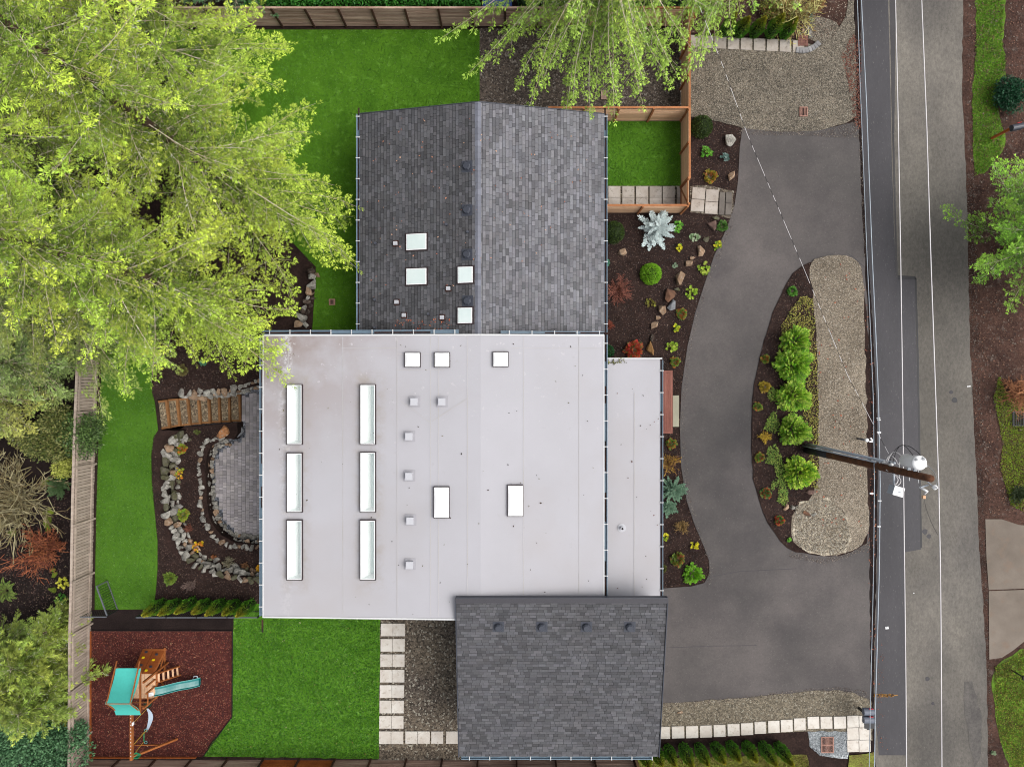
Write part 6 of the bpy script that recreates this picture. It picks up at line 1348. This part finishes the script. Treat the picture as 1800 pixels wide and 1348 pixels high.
for (u, v, mt_) in ((.22,.12,m_ventD),(.2,.36,m_yel),(.26,.68,m_ventD),(.74,.22,m_ventD),(.72,.46,m_yel),(.75,.74,m_ventD),(.62,.9,m_yel)):
    p = strip4(0,1); q = (p[0].lerp(p[1], u)).lerp(p[3].lerp(p[2], u), v)+nn*.05; mb = MB(); mb.box(q, (.12,.09,.06), nn.to_track_quat('Z','Y').to_matrix(), m=0); mb.box(q+nn*.035, (.07,.05,.03), nn.to_track_quat('Z','Y').to_matrix()); mb.build('climbing_hold', mt_, ps)
for y in (-14.0,): piece('ground_beam', w_play, (-18.28, -14.6, .06), (.07,1.4,.09), None, ps); piece('ground_beam', w_play, (-18.8, -14.0, .05), (1.2,.07,.08), None, ps)
piece_beam('brace', w_play, (-18.22,-14.15,.2), (-18.12,-14.9,1.0), .04, .08, ps)
# ladder
la = [Vector(p) for p in ((-18.08,-14.73,DZ),(-17.5,-14.87,.05),(-18.08,-15.18,DZ),(-17.45,-15.33,.05))]
for i in (0, 2): piece_beam('ladder_rail', w_play, la[i], la[i+1], .05, .09, ps)
for k in range(5): f = (k+.6)/5.2; piece_beam('rung', w_cedar, la[0].lerp(la[1], f), la[2].lerp(la[3], f), .09, .035, ps)
# slide
mb = MB(); N_ = 16; sa = Vector((-18.12,-15.6,DZ+.02)); sb = Vector((-16.35,-15.62,.14))
secs = []
for k in range(N_+1):
    t_ = k/N_; c = sa.lerp(sb, t_); c.z = DZ+.02-(DZ-.12)*(t_-.035*sin(2*pi*t_*1.5)); c.z = max(c.z, .14); d = (sb-sa).normalized(); n_ = Vector((-d.y, d.x, 0)); w2 = .25; e = .11
    secs.append([c+n_*(w2+.03)+Vector((0,0,e-.02)), c+n_*w2+Vector((0,0,e)), c+n_*(w2-.04)+Vector((0,0,.03)), c+n_*.1, c-n_*.1, c-n_*(w2-.04)+Vector((0,0,.03)), c-n_*w2+Vector((0,0,e)), c-n_*(w2+.03)+Vector((0,0,e-.02))])
for k in range(N_):
    for j in range(7): mb.face([secs[k][j], secs[k][j+1], secs[k+1][j+1], secs[k+1][j]], m=1 if j in (0, 6) else 0)
mb.face(secs[-1]); mb.build('slide', [m_slide, m_slideE], ps, True)
mb = MB(); mb.tube([P(339,1194,.1), P(341,1188,.35), P(346,1188,.35), P(349,1193,.15)], .03, 6); mb.build('slide_handle', m_greybox, ps, True)
# swing beam and end frame
bx = P(231.5,0,2.3).x; by0, by1 = P(0,1335,2.3).y, -16.0
piece_beam('swing_beam', w_play, (bx,by1,2.3), (bx,by0,2.3), .12, .15, ps)
for k in range(13): piece('beam_bolt', m_bracket, (bx-.0, by1-.3-.17*k, 2.385), (.03,.05,.015), None, ps)
piece('beam_plate', m_white, (bx+.075, P(0,1271,2.3).y, 2.32), (.04,.16,.14), None, ps)
f1 = P(312,1298,.03); f0 = Vector((2*bx-f1.x, f1.y, .03)); tp_ = Vector((bx, by0+.12, 2.25))
for f in (f0, f1): piece_beam('frame_leg', w_play, f, tp_, .10, .08, ps)
piece_beam('cross_brace', w_play, f0.lerp(tp_, .35), f1.lerp(tp_, .35), .04, .08, ps)
mb = MB(); mb.face([tp_+Vector((-.03,-.06,.06)), tp_+Vector((.32,-.04,-.28)), tp_+Vector((.06,.1,-.25)), tp_+Vector((-.03,.1,.06))]); mb.box(tp_+Vector((.12,-.08,-.12)), (.3,.03,.26)); mb.build('corner_bracket', m_green, ps)
def ropes(t, pts, sp=.0):
    for a, b in pts: mb = MB(); mb.tube([a, b], .016, 6); mb.build('rope', m_rope, t)
sy = -17.05; sc = P(260.5,1263,.62)
sw = thing('swing', 'pale blue belt swing hanging from the wooden beam', 'swing', (sc.x, sc.y, .5)); ya, yb = P(0,1243,.62).y, P(0,1280,.62).y
mb = MB(); prev = None
for k in range(9):
    t_ = k/8; y = ya+(yb-ya)*t_; z = .72-.22*sin(pi*t_); xo = sc.x; cur = ((xo-.05,y,z),(xo+.13*sin(pi*t_)+.06,y,z))
    if prev: mb.face([prev[0], prev[1], cur[1], cur[0]])
    prev = cur
mb.build('seat', m_blue, sw, True); ropes(sw, [((bx+.03,ya,2.26),(sc.x,ya,.72)), ((bx+.03,yb,2.26),(sc.x,yb,.72))])
sc = P(253,1291,.95); tz = thing('trapeze', 'green trapeze bar with two rings hanging from the beam', 'trapeze', (sc.x, sc.y, .9)); ya, yb = P(0,1286,.95).y, P(0,1303,.95).y
mb = MB(); mb.tube([(sc.x,ya,.95),(sc.x,yb,.95)], .025, 8); mb.build('bar', m_green, tz, True)
for y in (ya+.06, yb-.06):
    mb = MB(); mb.tube([(sc.x+.07+.07*cos(a), y+.07*sin(a), .9) for a in [k*pi/6 for k in range(13)]], .014, 6); mb.build('ring', m_slideE, tz, True)
ropes(tz, [((bx+.03,ya,2.26),(sc.x,ya,.97)), ((bx+.03,yb,2.26),(sc.x,yb,.97))])
sc = P(256,1240,.5); t = thing('toy_ball', 'dark green toy ball under the tower side', 'ball', (sc.x, sc.y, .1)); 
mb = MB(); 
for j in range(8): pass
mb.tube([(sc.x,sc.y,.1+.2-.2*cos(pi*k/8)) for k in range(9)], [max(.005,.2*sin(pi*k/8)) for k in range(9)], 14); mb.build('ball', mk('dark_green_rubber', C(18,66,54,.5), rough=.4), t, True)
piece('seat_pad', m_white, (tx1-.2,-15.75,DZ+.03), (.28,.18,.03), rz(.2), ps)

# ------------------------------------------------------------------ scatter: leaves, pebbles, roof litter
def scatter(name, label, pts, n, z, cols, size, flat=True, seed=1, mat=m_litter, parent=None, zf=None):
    rng = np.random.default_rng(seed); poly = [tuple(P(x, y, z)[:2]) for x, y in pts]; a = np.array(poly); lo, hi = a.min(0), a.max(0); Q = []
    while len(Q) < n:
        q = rng.uniform(lo, hi)
        if inpoly(q, poly): Q.append((q[0], q[1], (zf(q[0], q[1]) if zf else z)))
    pos = np.array(Q); cc = np.array([q[:3] for q in cols]); T = cc[rng.integers(0, len(cc), n)]*(1+rng.uniform(-.3, .3, (n, 1)))
    L = rng.uniform(size[0], size[1], n); pos[:, 2] += .012
    if flat:
        a = rng.uniform(0, 6.3, n); d = np.stack([np.cos(a), np.sin(a), rng.uniform(-.1, .25, n)], 1); V = leaves(pos, d, rng.normal(size=(n, 3))*.15+[0, 0, 1], L, L*rng.uniform(.3, .7, n)); o = np_mesh(name, V, 4, T, mat)
    else:      # little four sided stones
        a0 = rng.uniform(0, 6.3, n); ring = [pos+np.stack([np.cos(a0+k*pi/2)*L*.5, np.sin(a0+k*pi/2)*L*.42, np.zeros(n)], 1)-[0, 0, .02] for k in range(4)]; top = pos+np.stack([np.zeros(n), np.zeros(n), L*.45], 1)
        V = np.concatenate([np.stack([ring[k], ring[(k+1) % 4], top], 1) for k in range(4)], 0).reshape(-1, 3); o = np_mesh(name, V, 3, np.concatenate([T]*4), mat)
    if parent is not None: o.parent = parent; o.matrix_parent_inverse = WM[parent.name].inverted()
    o['kind'] = 'stuff'
    if label: o['label'] = label
    return o
org = [C(226,120,70,.55), C(196,92,54,.5), C(214,140,84,.55), C(170,80,56,.5)]
zg = lambda x, y: (ZE+(ZR-ZE)*(x-xw)/(xr-xw) if x < xr else ZE+(ZR-ZE)*(xe-x)/(xe-xr))+.035
scatter('leaf_litter', None, [(636,205),(1060,205),(1060,420),(636,560)], 120, 3.8, [C(204,140,110,.5),C(176,110,88,.5),C(214,170,140,.5)], (.04,.11), zf=zg, seed=11, parent=house)
scatter('leaf_litter', None, [(690,560),(800,560),(800,583),(690,583)], 60, 4.0, org, (.04,.1), zf=zg, seed=12, parent=house)
scatter('leaf_litter', None, [(470,600),(1055,600),(1055,1045),(800,1045),(800,1080),(470,1080)], 70, 4.5, [C(70,52,40,.5),C(110,100,60,.5),C(60,50,46,.5)], (.04,.12), zf=lambda x, y: zroof(x)+.005, seed=13, parent=house)
scatter('leaf_litter', None, [(1070,640),(1158,640),(1158,1045),(1070,1045)], 20, 3.4, [C(70,52,40,.5),C(110,60,40,.5)], (.04,.12), zf=lambda x, y: SZ+.06-.11*(x-sx0)/(sx1-sx0)+.004, seed=14, parent=house)
scatter('leaf_litter', None, [(1068,630),(1100,630),(1100,640),(1068,640)], 60, 3.4, [C(120,120,60,.5),C(84,84,40,.5)], (.06,.12), zf=lambda x, y: SZ+.08, seed=15, parent=house)
scatter('fallen_leaves', 'orange fallen leaves on the island gravel', [(1430,460),(1510,470),(1522,940),(1400,950),(1430,860),(1440,560)], 60, .1, [C(196,116,86,.5),C(168,90,66,.5)], (.06,.15), seed=16)
scatter('fallen_leaves', 'orange fallen leaves along the street edge', [(1514,470),(1533,560),(1542,820),(1538,1200),(1533,1240),(1524,960),(1520,600)], 170, .05, [C(170,92,64,.5),C(130,76,58,.5),C(190,120,84,.5)], (.05,.12), seed=17)
scatter('fallen_leaves', 'red brown leaves on the new asphalt near the mailboxes', [(1541,1130),(1556,1130),(1552,1240),(1560,1320),(1541,1300)], 60, .05, [C(150,90,66,.5),C(120,76,60,.5)], (.04,.09), seed=18)
scatter('fallen_leaves', 'brown and orange leaf litter on the eastern bank', [(1700,0),(1800,0),(1800,900),(1730,905),(1712,700)], 3200, .04, [C(120,84,66,.5),C(92,62,50,.5),C(136,100,78,.5),C(60,42,36,.5),C(128,116,106,.5)], (.05,.13), seed=19)
scatter('fallen_leaves', 'leaf litter on the bank at the top edge', [(1212,0),(1498,0),(1498,60),(1440,70),(1212,56)], 1500, .02, [C(150,130,112,.5),C(104,80,66,.5),C(176,160,144,.52),C(76,54,46,.5)], (.04,.10), seed=20)
scatter('fallen_leaves', 'scattered light leaves in the neighbouring dark soil', [(0,860),(120,860),(118,1100),(0,1100)], 260, .01, [C(150,140,110,.5),C(120,100,80,.5)], (.03,.09), seed=21)
wh = [C(206,200,188,.55), C(170,162,150,.5), C(140,128,116,.5)]
def pebs(label, pts, n, z, size=(.03,.07), cols=wh, seed=1): scatter('pebbles', label, pts, n, z, cols, size, False, seed)
pebs('tiny light stones scattered in the east bed mulch', [(1068,380),(1290,380),(1240,500),(1198,640),(1165,640),(1068,625)], 220, .0, (.02,.06), seed=31)
pebs('loose pebbles on the island gravel', [(1430,460),(1510,470),(1522,940),(1460,860),(1442,700)], 2600, .085, (.03,.06), [C(196,184,168,.52),C(150,132,120,.5),C(120,104,94,.5)], seed=32)
pebs('large pale pebbles at the south end of the island', [(1398,890),(1430,876),(1460,880),(1485,900),(1495,940),(1488,964),(1470,972),(1440,972),(1415,965),(1398,953)], 5200, .095, (.035,.075), [C(214,206,188,.54),C(180,168,148,.52),C(150,130,112,.5),C(228,222,210,.55)], seed=33)
pebs('pale crushed stones round the pink grate', [(1421,1286),(1490,1286),(1491,1326),(1442,1328),(1424,1312)], 2200, .055, (.04,.08), [C(214,220,222,.55),C(170,176,180,.5),C(236,238,240,.55)], seed=34)
pebs('grey drainage gravel along the patio edge', [(424,745),(432,764),(420,778),(395,790),(384,802),(379,816),(379,860),(386,890),(396,912),(414,934),(440,945),(462,948),(462,960),(436,956),(405,946),(380,926),(368,895),(365,850),(366,806),(376,790),(404,776),(424,764)], 2600, PATIO_Z-.02, (.04,.08), [C(190,196,206,.55),C(120,124,134,.5),C(84,86,94,.5)], seed=35)
pebs('scattered light chips in the red play mulch', [(162,1110),(407,1110),(406,1258),(365,1322),(162,1322)], 500, .03, (.03,.07), [C(190,130,96,.5),C(150,90,66,.5),C(206,180,140,.52)], seed=36)
pebs('small light stones in the west beds', [(272,600),(455,600),(455,668),(330,690),(276,700)], 120, 0, (.02,.06), seed=37)
pebs('small stones along the verge edge of the drive', [(1500,60),(1512,120),(1512,230),(1500,225)], 300, .03, (.03,.07), seed=38)

ch = [C(92,70,60,.5), C(76,56,48,.5), C(34,24,22,.5), C(116,92,80,.5), C(58,42,37,.5), C(26,18,18,.5)]
for k, (ll, pts, n, z, sz) in enumerate((('bark chips of the east bed', [(1213,206),(1262,214),(1305,226),(1297,320),(1291,360),(1278,400),(1255,450),(1238,500),(1222,550),(1208,610),(1198,680),(1195,750),(1197,820),(1207,880),(1220,920),(1237,960),(1247,1000),(1238,1024),(1160,1033),(1160,630),(1064,630),(1064,376),(1213,376)], 15000, 0, (.03,.085)),
    ('bark chips of the island bed', [(1405,472),(1376,508),(1343,600),(1322,700),(1322,830),(1345,910),(1390,967),(1400,955),(1388,920),(1410,870),(1436,840),(1430,520),(1424,465)], 7000, .07, (.03,.085)),
    ('bark chips of the upper west bed', [(270,600),(455,600),(455,668),(330,690),(276,700),(268,680)], 3600, 0, (.03,.085)),
    ('bark chips of the curved bed', [(312,755),(400,750),(352,790),(350,890),(372,945),(410,962),(460,966),(460,1012),(405,1008),(345,990),(305,935),(298,860),(302,790)], 2600, BED_Z, (.04,.09)),
    ('bark chips above the cypress row', [(272,770),(284,900),(292,960),(340,1003),(400,1022),(460,1026),(460,1070),(270,1070),(277,1000),(270,850)], 3600, 0, (.03,.085)),
    ('wood chips of the play area', [(161,1109),(408,1109),(407,1259),(371,1302),(357,1328),(161,1328)], 9000, .03, (.05,.11)),
    ('crumbs of dark soil beyond the west fence', [(0,850),(130,850),(126,1110),(0,1110)], 4000, .004, (.04,.11)))):
    cols_ = [C(130,66,54,.5), C(96,44,38,.5), C(66,32,30,.5), C(140,84,66,.5)] if 'play' in ll else ch
    scatter('mulch_chips', ll, pts, n, z, cols_, sz, seed=60+k)
# crumbs of soil and gravel carried onto the asphalt
for k, (pts, n) in enumerate((([(1300,226),(1440,232),(1505,214),(1512,245),(1440,240),(1300,236)], 900), ([(1291,360),(1278,400),(1238,500),(1208,610),(1195,750),(1207,880),(1247,1000),(1240,1030),(1250,1030),(1256,1000),(1214,880),(1202,750),(1215,610),(1246,500),(1288,400)], 700), ([(1160,1236),(1300,1224),(1400,1212),(1470,1206),(1520,1212),(1534,1236),(1500,1222),(1400,1222),(1160,1244)], 900), ([(1390,970),(1450,982),(1528,952),(1530,965),(1450,992),(1385,978)], 600), ([(1515,230),(1524,450),(1519,450),(1508,230)], 300))):
    scatter('loose_grit', 'grit and soil crumbs along the driveway edges', pts, n, .034, [C(150,140,128,.5), C(70,54,48,.5), C(110,96,86,.5)], (.03,.07), seed=80+k)
for k, pts in enumerate((((1172,1138),(1250,1135),(1330,1134)), ((1247,1014),(1300,1004),(1400,999)), ((1520,470),(1500,452),(1490,446)))):
    q = [P(x, y, .033) for x, y in pts]; mb = MB()
    for i in range(len(q)-1):
        d = (q[i+1]-q[i]).normalized(); n_ = Vector((-d.y, d.x, 0))*.012; mb.face([q[i]-n_, q[i+1]-n_, q[i+1]+n_, q[i]+n_])
    o = mb.build('asphalt_joint', m_patch); o['kind'] = 'structure'

scatter('fallen_leaves', 'red brown needle litter where gravel parking meets the street', [(1478,95),(1500,60),(1512,75),(1513,225),(1503,228),(1492,150)], 900, .05, [C(120,70,56,.5),C(92,54,44,.5),C(140,90,70,.5)], (.04,.12), seed=95)
scatter('pebbles', 'pale stones sprinkled along the east shoulder of the road', [(1697,300),(1712,300),(1722,650),(1735,1000),(1745,1300),(1738,1340),(1724,1010),(1709,700)], 1400, .022, [C(150,140,130,.5),C(120,110,102,.5),C(100,84,76,.5)], (.04,.08), False, 96)
scatter('fallen_leaves', 'a few leaves and bits on the south lawn and turf', [(412,1090),(666,1090),(664,1330),(380,1330)], 70, .05, [C(170,150,90,.5),C(130,100,60,.5),C(190,190,150,.5)], (.04,.1), seed=97)
